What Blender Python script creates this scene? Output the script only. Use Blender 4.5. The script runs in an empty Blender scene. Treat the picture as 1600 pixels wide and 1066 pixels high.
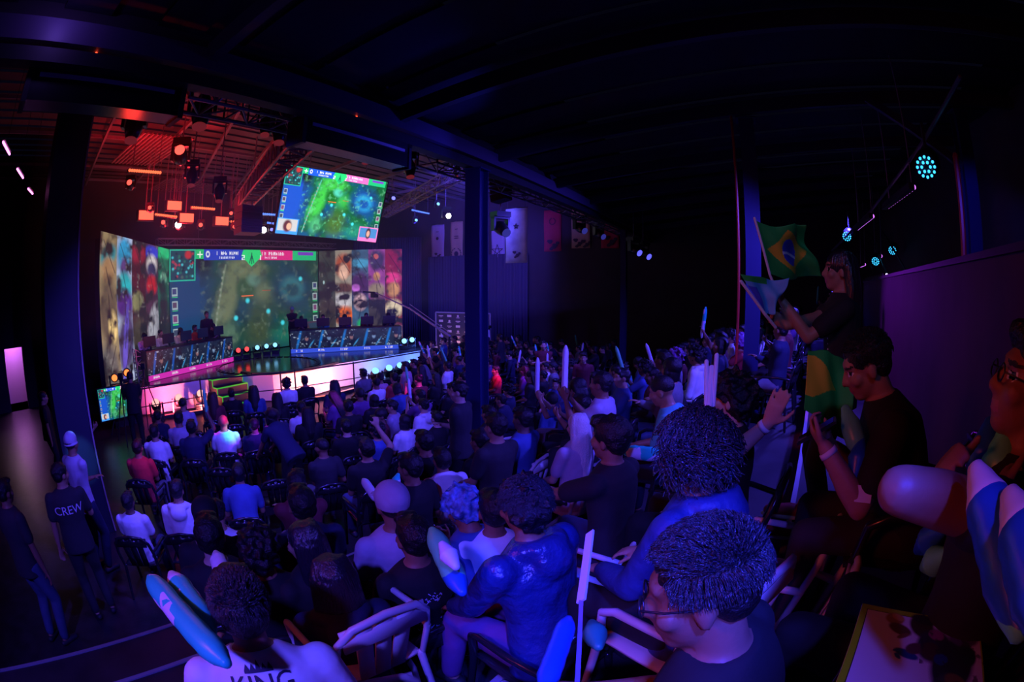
import bpy, bmesh, math, random
import numpy as np
from mathutils import Vector, Matrix, Euler, noise
from mathutils.bvhtree import BVHTree

PI = math.pi
random.seed(7)
sc = bpy.context.scene
COL = sc.collection

# ------------------------------------------------------------------ camera
EYE = Vector((0, 0, 3.26))                 # standing on the seating tiers, floor of the hall is z = 0
YAW, PITCH, FPX = math.radians(26.7), math.radians(-6.6), 780.0
cd = bpy.data.cameras.new('camera')
cam = bpy.data.objects.new('camera', cd)
COL.objects.link(cam)
cam.location = EYE
cam.rotation_euler = (PI / 2 + PITCH, 0, YAW)
cd.type = 'PANO'                           # a 17.5 mm full-frame fisheye
cd.panorama_type = 'FISHEYE_EQUISOLID'
cd.sensor_fit = 'HORIZONTAL'
cd.sensor_width = 36
cd.sensor_height = 36 * 1066 / 1600
cd.fisheye_lens = FPX / 1600 * 36
cd.fisheye_fov = PI
cd.clip_start = .02
sc.camera = cam

# ------------------------------------------------------------------ world, exposure
sc.view_settings.view_transform = 'Standard'
sc.view_settings.look = 'None'
sc.view_settings.exposure = 0
sc.view_settings.gamma = 1
sc.cycles.use_denoising = True
sc.cycles.max_bounces = 5
sc.cycles.diffuse_bounces = 3
sc.cycles.glossy_bounces = 2
sc.cycles.transmission_bounces = 2
sc.cycles.volume_bounces = 0
sc.cycles.sample_clamp_indirect = 3
sc.cycles.volume_step_rate = 4
w = bpy.data.worlds.new('night')
sc.world = w
w.use_nodes = True
w.node_tree.nodes['Background'].inputs[0].default_value = (.001, .001, .004, 1)

BLUE = (.085, .055, 1)
DEEP = (.03, .02, 1)
RED = (1, .008, .02)


def lamp(kind, loc, to, energy, color, size=.3, angle=60, blend=.5, name='light'):
    d = bpy.data.lights.new(name, kind)
    o = bpy.data.objects.new(name, d)
    COL.objects.link(o)
    o.location = loc
    d.energy = energy
    d.color = color
    if kind == 'SPOT':
        d.spot_size = math.radians(angle)
        d.spot_blend = blend
        d.shadow_soft_size = size
    elif kind == 'AREA':
        d.size = size
    else:
        d.shadow_soft_size = size
    o.rotation_euler = (Vector(to) - Vector(loc)).to_track_quat('-Z', 'Y').to_euler()
    return o


# house wash over the crowd: blue washes hung over the tiers, over the beam and behind the photographer
lamp('SPOT', (1.9, 4.4, 4.9), (-2.2, 6.0, 1.0), 1250, BLUE, .10, 100, .5, 'blue_wash')
lamp('SPOT', (2.4, 10.5, 4.9), (-1.5, 9.8, 1.2), 1500, BLUE, .10, 105, .5, 'blue_wash')
lamp('SPOT', (.4, -2.4, 5.2), (-3.6, 2.6, .4), 1280, BLUE, .12, 66, .5, 'blue_wash')
lamp('SPOT', (-3.4, 2.2, 4.8), (-7.6, 4.2, .0), 800, BLUE, .12, 96, .6, 'blue_wash')
lamp('SPOT', (-3.4, 10.5, 4.8), (-8.0, 10.5, .0), 900, BLUE, .12, 110, .6, 'blue_wash')
lamp('SPOT', (-5.0, -3.0, 4.6), (-2.0, 3.0, 1.0), 30, (1, .05, .08), .3, 90, .9, 'red_wash')
lamp('SPOT', (-2.4, -1.2, 4.2), (.9, 2.4, 2.6), 80, (1, .09, .05), .25, 80, .9, 'red_wash')
# over the stage, then lamps added to light single things
lamp('SPOT', (-11.5, 3.5, 5.8), (-12.5, 5.0, 8.2), 200, RED, .25, 150, .9, 'red_wash')
lamp('SPOT', (-13.5, 6.0, 4.9), (-11.0, 6.0, 8.0), 170, RED, .25, 150, .9, 'red_wash')
lamp('SPOT', (-7.5, 2.5, 5.2), (-8.5, 4.0, 8.2), 110, RED, .25, 150, .9, 'red_wash')
lamp('SPOT', (-12.0, 15.5, 5.6), (-12.0, 17.0, 7.5), 260, (.05, .03, 1), .25, 160, .9, 'blue_wash')
lamp('SPOT', (-7.0, 9.5, 5.4), (-7.5, 9.8, 8.5), 90, (.10, .04, 1), .25, 150, .9, 'blue_wash')
lamp('SPOT', (-8.0, 12.5, 6.4), (-12.5, 19.9, 4.2), 1900, (.09, .06, 1), .25, 90, .9, 'blue_wash')  # lamp added to brighten the banners on the back wall
lamp('SPOT', (2.7, 4.6, 4.9), (3.75, 6.95, 4.0), 120, (.05, .04, 1), .1, 60, .6, 'blue_wash')  # added lamp that turns the right-hand post blue
lamp('SPOT', (.55, -.6, 4.6), (-.15, .9, 2.8), 900, (.02, .035, 1), .08, 23, .6, 'blue_wash')  # added narrow lamp for the blue shine on the nearest head
lamp('SPOT', (.2, -.8, 5.1), (.15, 2.7, 3.3), 95, (.12, .19, .9), .1, 34, .8, 'added_pale_wash')  # added lamp that brightens the flags and their bearer
lamp('SPOT', (.6, 8.6, 3.6), (2.4, 5.4, 2.7), 120, (.35, .02, 1), .2, 62, .9, 'added_violet_wash')  # added lamp that puts a violet glow on the top-tier wall
lamp('SPOT', (-2.9, 6.0, 4.5), (-3.75, 4.2, 5.3), 45, (.04, .04, 1), .1, 80, .8, 'blue_wash')  # added lamp that lights the long beam blue from below
lamp('SPOT', (-4.6, 1.4, 4.4), (-3.8, 1.4, 5.5), 14, (1, .03, .02), .1, 90, .8, 'red_wash')  # added lamp that reddens the roof edge at the left
# magenta and cyan beams that catch single people
BEAMS = []

FLOOR_Y0, FLOOR_Y1 = -4.5, 20.0


# ------------------------------------------------------------------ geometry of the view: pixel -> place in the hall
def ray(px, py):
    x = px - 800
    y = 533 - py
    r = math.hypot(x, y) + 1e-9
    th = 2 * math.asin(min(1, r / (2 * FPX)))
    R, U, D = math.sin(th) * x / r, math.sin(th) * y / r, math.cos(th)
    f = D * math.cos(PITCH) - U * math.sin(PITCH)
    z = D * math.sin(PITCH) + U * math.cos(PITCH)
    return Vector((R * math.cos(YAW) - f * math.sin(YAW), R * math.sin(YAW) + f * math.cos(YAW), z))


def at(px, py, x=None, y=None, z=None, d=None):
    v = ray(px, py)
    if x is not None: t = (x - EYE.x) / v.x
    elif y is not None: t = (y - EYE.y) / v.y
    elif z is not None: t = (z - EYE.z) / v.z
    else: t = d
    return EYE + v * t


SK = .15                                   # the tiers run 8.5 degrees off the beams
TIER_Z = [0, .46, .83, 1.2, 1.57, 1.94]


def tier(x, y):
    k = math.floor(x - SK * y + 4) + 1
    return max(0, min(5, k))


def ground(x, y):
    return TIER_Z[tier(x, y)]


def seat_at(px, py, h=1.2, tmin=2.2):
    """where a head seen at this pixel stands, when it is h above what carries it"""
    v = ray(px, py)
    t = tmin
    above = False
    p = EYE + v * t
    while t < 40:
        p = EYE + v * t
        a = p.z > ground(p.x, p.y) + h
        if a: above = True
        elif above: return Vector((p.x, p.y, ground(p.x, p.y)))
        t += .02
    return Vector((p.x, p.y, 0))


# ------------------------------------------------------------------ materials
MATS = {}


def mat(name, color=(.5, .5, .5), rough=.6, stretch=None, metal=0, emit=None, strength=1, bump=0, bscale=40, spec=.5, vary=0, vscale=6, attr=None, sheen=0):
    if name in MATS: return MATS[name]
    m = bpy.data.materials.new(name)
    m.use_nodes = True
    nt = m.node_tree
    b = nt.nodes['Principled BSDF']
    b.inputs['Base Color'].default_value = (*color, 1)
    b.inputs['Roughness'].default_value = rough
    b.inputs['Metallic'].default_value = metal
    b.inputs['Specular IOR Level'].default_value = spec
    if sheen: b.inputs['Sheen Weight'].default_value = sheen
    if emit:
        b.inputs['Emission Color'].default_value = (*emit, 1)
        b.inputs['Emission Strength'].default_value = strength
    tc = None
    if bump or vary:
        tc = nt.nodes.new('ShaderNodeTexCoord')
    if bump:
        n = nt.nodes.new('ShaderNodeTexNoise')
        n.inputs['Scale'].default_value = bscale
        n.inputs['Detail'].default_value = 4
        if stretch:
            mp = nt.nodes.new('ShaderNodeMapping')
            mp.inputs['Scale'].default_value = stretch
            nt.links.new(tc.outputs['Object'], mp.inputs['Vector'])
            nt.links.new(mp.outputs[0], n.inputs['Vector'])
        else: nt.links.new(tc.outputs['Object'], n.inputs['Vector'])
        bp = nt.nodes.new('ShaderNodeBump')
        bp.inputs['Strength'].default_value = bump
        bp.inputs['Distance'].default_value = .02
        nt.links.new(n.outputs[0], bp.inputs['Height'])
        nt.links.new(bp.outputs[0], b.inputs['Normal'])
    if vary:
        n = nt.nodes.new('ShaderNodeTexNoise')
        n.inputs['Scale'].default_value = vscale
        n.inputs['Detail'].default_value = 3
        nt.links.new(tc.outputs['Object'], n.inputs['Vector'])
        r = nt.nodes.new('ShaderNodeMapRange')
        r.inputs[1].default_value = .3
        r.inputs[2].default_value = .7
        r.inputs[3].default_value = 1 - vary
        r.inputs[4].default_value = 1 + vary
        nt.links.new(n.outputs[0], r.inputs[0])
        mx = nt.nodes.new('ShaderNodeVectorMath')
        mx.operation = 'SCALE'
        mx.inputs[0].default_value = color
        nt.links.new(r.outputs[0], mx.inputs['Scale'])
        nt.links.new(mx.outputs[0], b.inputs['Base Color'])
    if attr:
        a = nt.nodes.new('ShaderNodeAttribute')
        a.attribute_name = attr
        nt.links.new(a.outputs['Color'], b.inputs['Emission Color'])
        b.inputs['Emission Strength'].default_value = strength
    MATS[name] = m
    return m


def two_tone(name, a, b_, scale=6, cut=.55, rough=.35, z0=0):
    """printed vinyl: two flat colours in angular patches"""
    if name in MATS: return MATS[name]
    m = mat(name, a, rough, spec=.5)
    nt = m.node_tree
    tc = nt.nodes.new('ShaderNodeTexCoord')
    v = nt.nodes.new('ShaderNodeTexVoronoi')
    v.inputs['Scale'].default_value = scale
    v.feature = 'F1'
    v.distance = 'CHEBYCHEV'
    nt.links.new(tc.outputs['Object'], v.inputs['Vector'])
    s = nt.nodes.new('ShaderNodeSeparateColor')
    nt.links.new(v.outputs['Color'], s.inputs[0])
    c = nt.nodes.new('ShaderNodeMath')
    c.operation = 'GREATER_THAN'
    c.inputs[1].default_value = cut
    nt.links.new(s.outputs[0], c.inputs[0])
    mx = nt.nodes.new('ShaderNodeMix')
    mx.data_type = 'RGBA'
    mx.inputs[6].default_value = (*a, 1)
    mx.inputs[7].default_value = (*b_, 1)
    nt.links.new(c.outputs[0], mx.inputs[0])
    nt.links.new(mx.outputs[2], nt.nodes['Principled BSDF'].inputs['Base Color'])
    return m


def glow(name, color, strength):
    return mat(name, (0, 0, 0), .5, emit=color, strength=strength)


BLACK = mat('black_paint', (.02, .02, .025), .6)
STEEL = mat('dark_steel', (.05, .05, .06), .45, .4)
TRUSS = mat('truss_metal', (.22, .22, .24), .45, .5)
WHITEP = mat('white_panel', (.8, .8, .8), .6)
GLOSSB = mat('black_plastic', (.015, .015, .018), .3)


# ------------------------------------------------------------------ mesh builder
class G:
    def __init__(s):
        s.v, s.f, s.m = [], [], []

    def add(s, vs, fs, mi=0):
        o = len(s.v)
        s.v += [tuple(v) for v in vs]
        s.f += [tuple(i + o for i in f) for f in fs]
        s.m += [mi] * len(fs)
        return s

    def box(s, c, size, rot=None, mi=0):
        hx, hy, hz = size[0] / 2, size[1] / 2, size[2] / 2
        vs = [Vector((x, y, z)) for x in (-hx, hx) for y in (-hy, hy) for z in (-hz, hz)]
        if rot is not None:
            R = rot if isinstance(rot, Matrix) else Euler(rot).to_matrix()
            vs = [R @ v for v in vs]
        c = Vector(c)
        return s.add([v + c for v in vs], [(0, 1, 3, 2), (4, 6, 7, 5), (0, 4, 5, 1), (2, 3, 7, 6), (0, 2, 6, 4), (1, 5, 7, 3)], mi)

    def bar(s, a, b, w_, h=None, mi=0, up=(0, 0, 1)):
        a, b = Vector(a), Vector(b)
        h = h or w_
        d = (b - a)
        L = d.length
        d.normalize()
        u = Vector(up)
        r = d.cross(u)
        if r.length < 1e-4: r = d.cross(Vector((0, 1, 0)))
        r.normalize()
        u = r.cross(d)
        M = Matrix((r, d, u)).transposed()
        return s.box((a + b) / 2, (w_, L, h), M, mi)

    def tube(s, pts, rad, seg=8, mi=0, flat=1.0, cap=True):
        """round tube through pts; rad one number or one per point; the ends are domed"""
        pts = [Vector(p) for p in pts]
        rs = rad if isinstance(rad, (list, tuple)) else [rad] * len(pts)
        n = len(pts)
        d0 = (pts[1] - pts[0]).normalized()
        r = d0.cross(Vector((0, 0, 1)))
        if r.length < 1e-3: r = d0.cross(Vector((0, 1, 0)))
        r.normalize()
        rings = []
        if cap:
            rings += [(pts[0] - d0 * rs[0] * .95, rs[0] * .3, d0), (pts[0] - d0 * rs[0] * .6, rs[0] * .8, d0)]
        for i, p in enumerate(pts):
            d = (pts[min(i + 1, n - 1)] - pts[max(i - 1, 0)]).normalized()
            rings.append((p, rs[i], d))
        if cap:
            d = (pts[-1] - pts[-2]).normalized()
            rings += [(pts[-1] + d * rs[-1] * .6, rs[-1] * .8, d), (pts[-1] + d * rs[-1] * .95, rs[-1] * .3, d)]
        vs = []
        for p, q, d in rings:
            r = (r - d * r.dot(d)).normalized()
            u = r.cross(d)
            for k in range(seg):
                a = 2 * PI * k / seg
                vs.append(p + r * (q * math.cos(a)) + u * (q * flat * math.sin(a)))
        N = len(rings)
        fs = [(i * seg + k, i * seg + (k + 1) % seg, (i + 1) * seg + (k + 1) % seg, (i + 1) * seg + k) for i in range(N - 1) for k in range(seg)]
        fs += [tuple(range(seg - 1, -1, -1)), tuple((N - 1) * seg + k for k in range(seg))]
        return s.add(vs, fs, mi)

    def loft(s, rings, seg=16, mi=0):
        """rings: (centre, right vector, front vector, rx, ry)"""
        vs = []
        for c, r, f, rx, ry in rings:
            for k in range(seg):
                a = 2 * PI * k / seg
                vs.append(Vector(c) + Vector(r) * (rx * math.cos(a)) + Vector(f) * (ry * math.sin(a)))
        N = len(rings)
        fs = [(i * seg + k, i * seg + (k + 1) % seg, (i + 1) * seg + (k + 1) % seg, (i + 1) * seg + k) for i in range(N - 1) for k in range(seg)]
        fs += [tuple(range(seg - 1, -1, -1)), tuple((N - 1) * seg + k for k in range(seg))]
        return s.add(vs, fs, mi)

    def ell(s, c, r, rot=None, nu=14, nv=9, mi=0, fn=None):
        R = None if rot is None else (rot if isinstance(rot, Matrix) else Euler(rot).to_matrix())
        c = Vector(c)
        vs = [Vector((0, 0, -r[2]))]
        for j in range(1, nv):
            b = -PI / 2 + PI * j / nv
            for i in range(nu):
                a = 2 * PI * i / nu
                vs.append(Vector((r[0] * math.cos(b) * math.cos(a), r[1] * math.cos(b) * math.sin(a), r[2] * math.sin(b))))
        vs.append(Vector((0, 0, r[2])))
        if fn: vs = [fn(v) for v in vs]
        if R is not None: vs = [R @ v for v in vs]
        vs = [v + c for v in vs]
        fs = [(0, 1 + (i + 1) % nu, 1 + i) for i in range(nu)]
        for j in range(nv - 2):
            for i in range(nu):
                a, b = 1 + j * nu, 1 + (j + 1) * nu
                fs.append((a + i, a + (i + 1) % nu, b + (i + 1) % nu, b + i))
        L = len(vs) - 1
        a = 1 + (nv - 2) * nu
        fs += [(a + i, a + (i + 1) % nu, L) for i in range(nu)]
        return s.add(vs, fs, mi)

    def prism(s, poly, z0, z1, mi=0):
        n = len(poly)
        vs = [(x, y, z0) for x, y in poly] + [(x, y, z1) for x, y in poly]
        fs = [tuple(range(n - 1, -1, -1)), tuple(range(n, 2 * n))] + [(i, (i + 1) % n, n + (i + 1) % n, n + i) for i in range(n)]
        return s.add(vs, fs, mi)

    def mesh(s, name, mats=(), smooth=False):
        me = bpy.data.meshes.new(name)
        me.from_pydata(s.v, [], s.f)
        for m in mats: me.materials.append(m)
        if len(mats) > 1: me.polygons.foreach_set('material_index', s.m)
        if smooth: me.polygons.foreach_set('use_smooth', [True] * len(s.f))
        me.update()
        return me

    def build(s, name, mats, parent=None, smooth=False):
        if not isinstance(mats, (list, tuple)): mats = (mats,)
        return link(name, s.mesh(name, mats, smooth), parent)


def link(name, me, parent=None):
    o = bpy.data.objects.new(name, me)
    COL.objects.link(o)
    if parent is not None: o.parent = parent
    return o


def tag(o, label=None, cat=None, group=None, kind=None):
    if label: o['label'] = label
    if cat: o['category'] = cat
    if group: o['group'] = group
    if kind: o['kind'] = kind
    return o


def thing(name, label, cat, loc=(0, 0, 0), rz=0, group=None):
    o = bpy.data.objects.new(name, None)
    COL.objects.link(o)
    o.location = loc
    o.rotation_euler = (0, 0, rz) if not isinstance(rz, (tuple, Euler)) else rz
    return tag(o, label, cat, group)


def struct(name, g, m, smooth=False):
    return tag(g.build(name, m, None, smooth), kind='structure')


def copy_tree(o, parent=None):
    c = o.copy()
    COL.objects.link(c)
    c.parent = parent
    for ch in list(o.children): copy_tree(ch, c)
    return c


def face(dx, dy):
    """rotation about z that turns local +y towards (dx, dy)"""
    return math.atan2(dy, dx) - PI / 2


def remesh(g, vox, smooth=3, name='m', mats=()):
    """one continuous skin over the pieces collected in g"""
    me = g.mesh('tmp')
    o = bpy.data.objects.new('tmp', me)
    COL.objects.link(o)
    r = o.modifiers.new('r', 'REMESH')
    r.mode = 'VOXEL'
    r.voxel_size = vox
    if smooth:
        q = o.modifiers.new('s', 'SMOOTH')
        q.iterations = smooth
        q.factor = .5
    bpy.context.view_layer.update()
    dg = bpy.context.evaluated_depsgraph_get()
    me2 = bpy.data.meshes.new_from_object(o.evaluated_get(dg))
    bpy.data.objects.remove(o)
    bpy.data.meshes.remove(me)
    me2.name = name
    me2.materials.clear()
    for m in mats: me2.materials.append(m)
    me2.polygons.foreach_set('use_smooth', [True] * len(me2.polygons))
    return me2


# ------------------------------------------------------------------ painted pictures for the LED walls
class Canvas:
    def __init__(s, w_, h, base=(0, 0, 0)):
        s.w, s.h = w_, h
        s.a = np.zeros((h, w_, 3), np.float32) + np.array(base, np.float32)
        s.X, s.Y = np.meshgrid((np.arange(w_) + .5) / w_, (np.arange(h) + .5) / h)   # y down
        s.asp = w_ / h

    def mixin(s, m, c, alpha=1):
        m = np.clip(m * alpha, 0, 1)[..., None]
        s.a = s.a * (1 - m) + np.array(c, np.float32) * m

    def ell(s, cx, cy, rx, ry, c, soft=.3, rot=0, alpha=1):
        dx, dy = (s.X - cx) * s.asp, s.Y - cy
        ca, sa = math.cos(rot), math.sin(rot)
        u, v = dx * ca + dy * sa, -dx * sa + dy * ca
        q = np.sqrt((u / rx) ** 2 + (v / ry) ** 2)
        s.mixin((1 - q) / soft + .5, c, alpha)

    def rect(s, x0, y0, x1, y1, c, alpha=1):
        s.mixin(((s.X >= x0) & (s.X < x1) & (s.Y >= y0) & (s.Y < y1)).astype(np.float32), c, alpha)

    def poly(s, pts, c, alpha=1):
        inside = np.zeros(s.X.shape, bool)
        n = len(pts)
        for i in range(n):
            (x0, y0), (x1, y1) = pts[i], pts[(i + 1) % n]
            if y0 == y1: continue
            cr = ((s.Y >= min(y0, y1)) & (s.Y < max(y0, y1)) & (s.X < (s.Y - y0) / (y1 - y0) * (x1 - x0) + x0))
            inside ^= cr
        s.mixin(inside.astype(np.float32), c, alpha)

    def line(s, x0, y0, x1, y1, wd, c, alpha=1):
        ax, ay = x0 * s.asp, y0
        bx, by = x1 * s.asp - ax, y1 - ay
        px, py = s.X * s.asp - ax, s.Y - ay
        t = np.clip((px * bx + py * by) / (bx * bx + by * by + 1e-9), 0, 1)
        d = np.hypot(px - t * bx, py - t * by)
        s.mixin((wd - d) / wd * 2, c, alpha)

    def fbm(s, f, seed, octv=4):
        rng = np.random.default_rng(seed)
        out = np.zeros((s.h, s.w), np.float32)
        amp = .5
        for o in range(octv):
            gx, gy = int(f * s.asp) + 3, f + 3
            g = rng.random((gy, gx))
            u, v = s.X * (gx - 2), s.Y * (gy - 2)
            i, j = u.astype(int), v.astype(int)
            fu, fv = u - i, v - j
            fu, fv = fu * fu * (3 - 2 * fu), fv * fv * (3 - 2 * fv)
            out += amp * ((g[j, i] * (1 - fu) + g[j, i + 1] * fu) * (1 - fv) + (g[j + 1, i] * (1 - fu) + g[j + 1, i + 1] * fu) * fv)
            amp *= .5
            f *= 2
        return out

    def noise(s, f, seed, c, lo=.45, hi=.7, alpha=1, region=None):
        m = (s.fbm(f, seed) - lo) / (hi - lo)
        if region is not None: m = np.clip(m, 0, 1) * region
        s.mixin(m, c, alpha)

    FONT = {'0': '757', '1': '262', '2': '653', '+': '272', 'V': '552', 'S': '343'}

    def glyphs(s, x, y, w_, h, n, c, seed=0):
        """a word of small illegible letters, as the photo shows it"""
        rng = np.random.default_rng(seed)
        cw = w_ / n
        for i in range(n):
            if rng.random() < .12: continue
            x0 = x + i * cw
            s.rect(x0, y, x0 + cw * .28, y + h, c, .9)
            if rng.random() < .7: s.rect(x0, y + h * (rng.random() * .6), x0 + cw * .75, y + h * .3 + h * .6 * rng.random(), c, .8)
            if rng.random() < .5: s.rect(x0 + cw * .5, y + h * .3, x0 + cw * .75, y + h, c, .8)


def picture(name, cv, corners, parent, strength=1.0, back=None):
    """a lit picture surface: a fine grid of LED pixels; corners tl, tr, br, bl in the parent's space"""
    h, w_ = cv.h, cv.w
    tl, tr, br, bl = [np.array(c, float) for c in corners]
    u = np.linspace(0, 1, w_ + 1)[None, :, None]
    v = np.linspace(0, 1, h + 1)[:, None, None]
    P = (tl * (1 - u) + tr * u) * (1 - v) + (bl * (1 - u) + br * u) * v
    idx = np.arange((h + 1) * (w_ + 1)).reshape(h + 1, w_ + 1)
    F = np.stack([idx[:-1, :-1], idx[1:, :-1], idx[1:, 1:], idx[:-1, 1:]], -1).reshape(-1, 4)
    me = bpy.data.meshes.new(name)
    me.vertices.add(P.shape[0] * P.shape[1])
    me.vertices.foreach_set('co', P.reshape(-1))
    n = len(F)
    me.loops.add(4 * n)
    me.loops.foreach_set('vertex_index', F.reshape(-1))
    me.polygons.add(n)
    me.polygons.foreach_set('loop_start', np.arange(0, 4 * n, 4))
    me.update(calc_edges=True)
    at_ = me.color_attributes.new('pix', 'FLOAT_COLOR', 'CORNER')
    c = np.ones((n, 4, 4), np.float32)
    c[..., :3] = cv.a.reshape(-1, 1, 3)
    at_.data.foreach_set('color', c.reshape(-1))
    me.materials.append(mat('led_%g' % strength, (.01, .01, .01), .5, attr='pix', strength=strength))
    me.validate()
    return link(name, me, parent)


def s2l(r, g, b):
    return tuple(((c / 255) / 12.92 if c / 255 <= .04045 else (((c / 255) + .055) / 1.055) ** 2.4) for c in (r, g, b))


def game_canvas(w_=320, h=180, vivid=False):
    c = Canvas(w_, h, s2l(30, 70, 52) if not vivid else s2l(12, 95, 50))
    c.noise(5, 3, s2l(20, 66, 78) if not vivid else s2l(8, 80, 120), .45, .6, .7)
    c.ell(.10, .45, .22, .6, s2l(22, 66, 105) if not vivid else s2l(25, 80, 190), .9, .1)
    pale = s2l(105, 118, 80) if not vivid else s2l(60, 190, 70)
    c.ell(.34, .50, .12, .30, pale, .5, .35, .8)
    c.ell(.46, .20, .26, .12, pale, .5, 0, .8)
    c.ell(.58, .42, .15, .12, pale, .8, .5, .55)
    c.ell(.47, .38, .11, .12, s2l(52, 84, 48) if not vivid else s2l(18, 110, 35), .5, .2, .9)
    c.ell(.52, .30, .08, .06, s2l(90, 130, 110) if not vivid else s2l(80, 200, 170), .6, .2, .8)
    c.ell(.80, .38, .26, .22, s2l(20, 62, 84) if not vivid else s2l(20, 70, 150), .6, 0, .9)
    c.ell(.80, .40, .16, .13, s2l(48, 110, 118) if not vivid else s2l(40, 150, 200), .5, .3, .8)
    c.ell(.80, .42, .09, .07, s2l(30, 70, 80) if not vivid else s2l(20, 80, 160), .5, 0, .9)
    c.ell(.55, .78, .16, .2, s2l(62, 78, 45) if not vivid else s2l(70, 110, 40), .9, 0, .8)
    c.ell(.36, .82, .10, .14, s2l(80, 110, 84) if not vivid else s2l(70, 170, 110), .6, .3, .7)
    c.ell(.74, .85, .18, .12, s2l(30, 110, 90) if not vivid else s2l(30, 140, 110), .9, 0, .7)
    c.ell(.20, .12, .10, .12, s2l(18, 30, 34), .6, 0, .8)
    reg = ((c.X > .18)).astype(np.float32)
    c.noise(12, 5, s2l(24, 48, 44), .48, .66, .5, reg)
    c.noise(22, 8, s2l(110, 130, 105) if not vivid else s2l(110, 210, 150), .56, .74, .4, reg)
    c.line(.24, .95, .34, .15, .014, s2l(110, 130, 100) if not vivid else s2l(80, 180, 160), .6)
    for i in range(14):
        c.ell(.245 + .085 * i / 14 + .004 * (i % 2), .93 - .055 * i, .014, .016, s2l(140, 150, 130), .5, 0, .5)
    for x, y in ((.48, .5), (.72, .75), (.62, .62), (.86, .30), (.40, .66)):
        c.ell(x, y, .022, .022, s2l(70, 220, 235), .9)
    c.rect(.44, .445, .52, .46, s2l(235, 110, 60))
    c.rect(.58, .405, .64, .412, s2l(190, 70, 50))
    # corner map with its frame
    c.rect(0, 0, .155, .285, s2l(40, 185, 150))
    c.rect(.008, .012, .148, .272, s2l(28, 66, 76))
    rng = np.random.default_rng(4)
    for i in range(46):
        x, y = .01 + rng.random() * .13, .02 + rng.random() * .24
        k = [s2l(70, 190, 200), s2l(170, 60, 70), s2l(30, 110, 90), s2l(20, 30, 40)][i % 4]
        c.ell(x, y, .012, .012, k, .6, 0, .8)
    c.ell(.11, .05, .035, .035, s2l(190, 50, 50), .6)
    # left and right columns of small portraits
    for i in range(5):
        y = .34 + i * .12
        for x in (.012, .955):
            c.rect(x, y, x + .034, y + .075, s2l(170, 190, 190), .8)
            c.rect(x + .006, y + .012, x + .028, y + .06, s2l(60 + 30 * (i % 3), 70, 110 - 20 * (i % 2)))
            c.rect(x, y + .082, x + .034, y + .09, s2l(60, 210, 120))
    # score bar
    c.rect(.155, 0, .205, .09, s2l(30, 190, 110))
    c.rect(.176, .02, .184, .075, s2l(240, 250, 240))
    c.rect(.164, .04, .196, .053, s2l(240, 250, 240))
    c.rect(.205, 0, .47, .10, s2l(34, 66, 190) if not vivid else s2l(30, 90, 220))
    c.rect(.54, 0, .80, .10, s2l(225, 45, 130) if not vivid else s2l(240, 110, 190))
    c.rect(.80, 0, .985, .10, s2l(30, 190, 120))
    c.rect(.84, .01, .96, .05, s2l(120, 60, 190))
    c.poly([(.455, 0), (.565, 0), (.58, .06), (.51, .17), (.44, .06)], s2l(40, 215, 120))
    c.line(.51, .05, .495, .13, .006, s2l(20, 60, 60))
    c.line(.51, .05, .525, .13, .006, s2l(20, 60, 60))
    c.line(.51, .03, .51, .14, .005, s2l(20, 60, 60))
    c.ell(.228, .045, .022, .03, s2l(240, 240, 250), .4)
    c.ell(.228, .045, .012, .016, s2l(34, 66, 190), .4)
    c.glyphs(.27, .02, .16, .035, 12, s2l(250, 250, 255), 3)
    c.glyphs(.30, .068, .10, .02, 10, s2l(230, 235, 255), 4)
    c.glyphs(.58, .018, .16, .035, 10, s2l(250, 235, 250), 5)
    c.glyphs(.60, .068, .09, .02, 10, s2l(250, 235, 250), 6)
    # the two scores
    c.rect(.444, .055, .462, .062, (1, 1, 1)); c.rect(.456, .062, .462, .075, (1, 1, 1)); c.rect(.444, .075, .462, .082, (1, 1, 1)); c.rect(.444, .082, .450, .095, (1, 1, 1)); c.rect(.444, .095, .462, .102, (1, 1, 1))
    c.rect(.566, .055, .573, .102, (1, 1, 1))
    # webcam frames at the lower corners
    c.rect(0, .77, .20, 1, s2l(60, 150, 235) if vivid else s2l(30, 60, 90))
    c.rect(.01, .78, .19, .95, s2l(190, 190, 190) if vivid else s2l(60, 66, 70))
    c.ell(.10, .88, .07, .09, s2l(90, 45, 50), .4)
    c.ell(.115, .885, .04, .05, s2l(225, 170, 140) if vivid else s2l(110, 90, 80), .4)
    c.rect(.80, .77, 1, 1, s2l(240, 120, 190) if vivid else s2l(70, 50, 70))
    c.rect(.81, .785, .99, .94, s2l(70, 130, 190) if vivid else s2l(40, 60, 80))
    c.ell(.90, .87, .045, .09, s2l(60, 40, 50), .4)
    c.ell(.90, .875, .03, .05, s2l(220, 160, 140) if vivid else s2l(110, 80, 80), .4)
    return c


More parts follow.
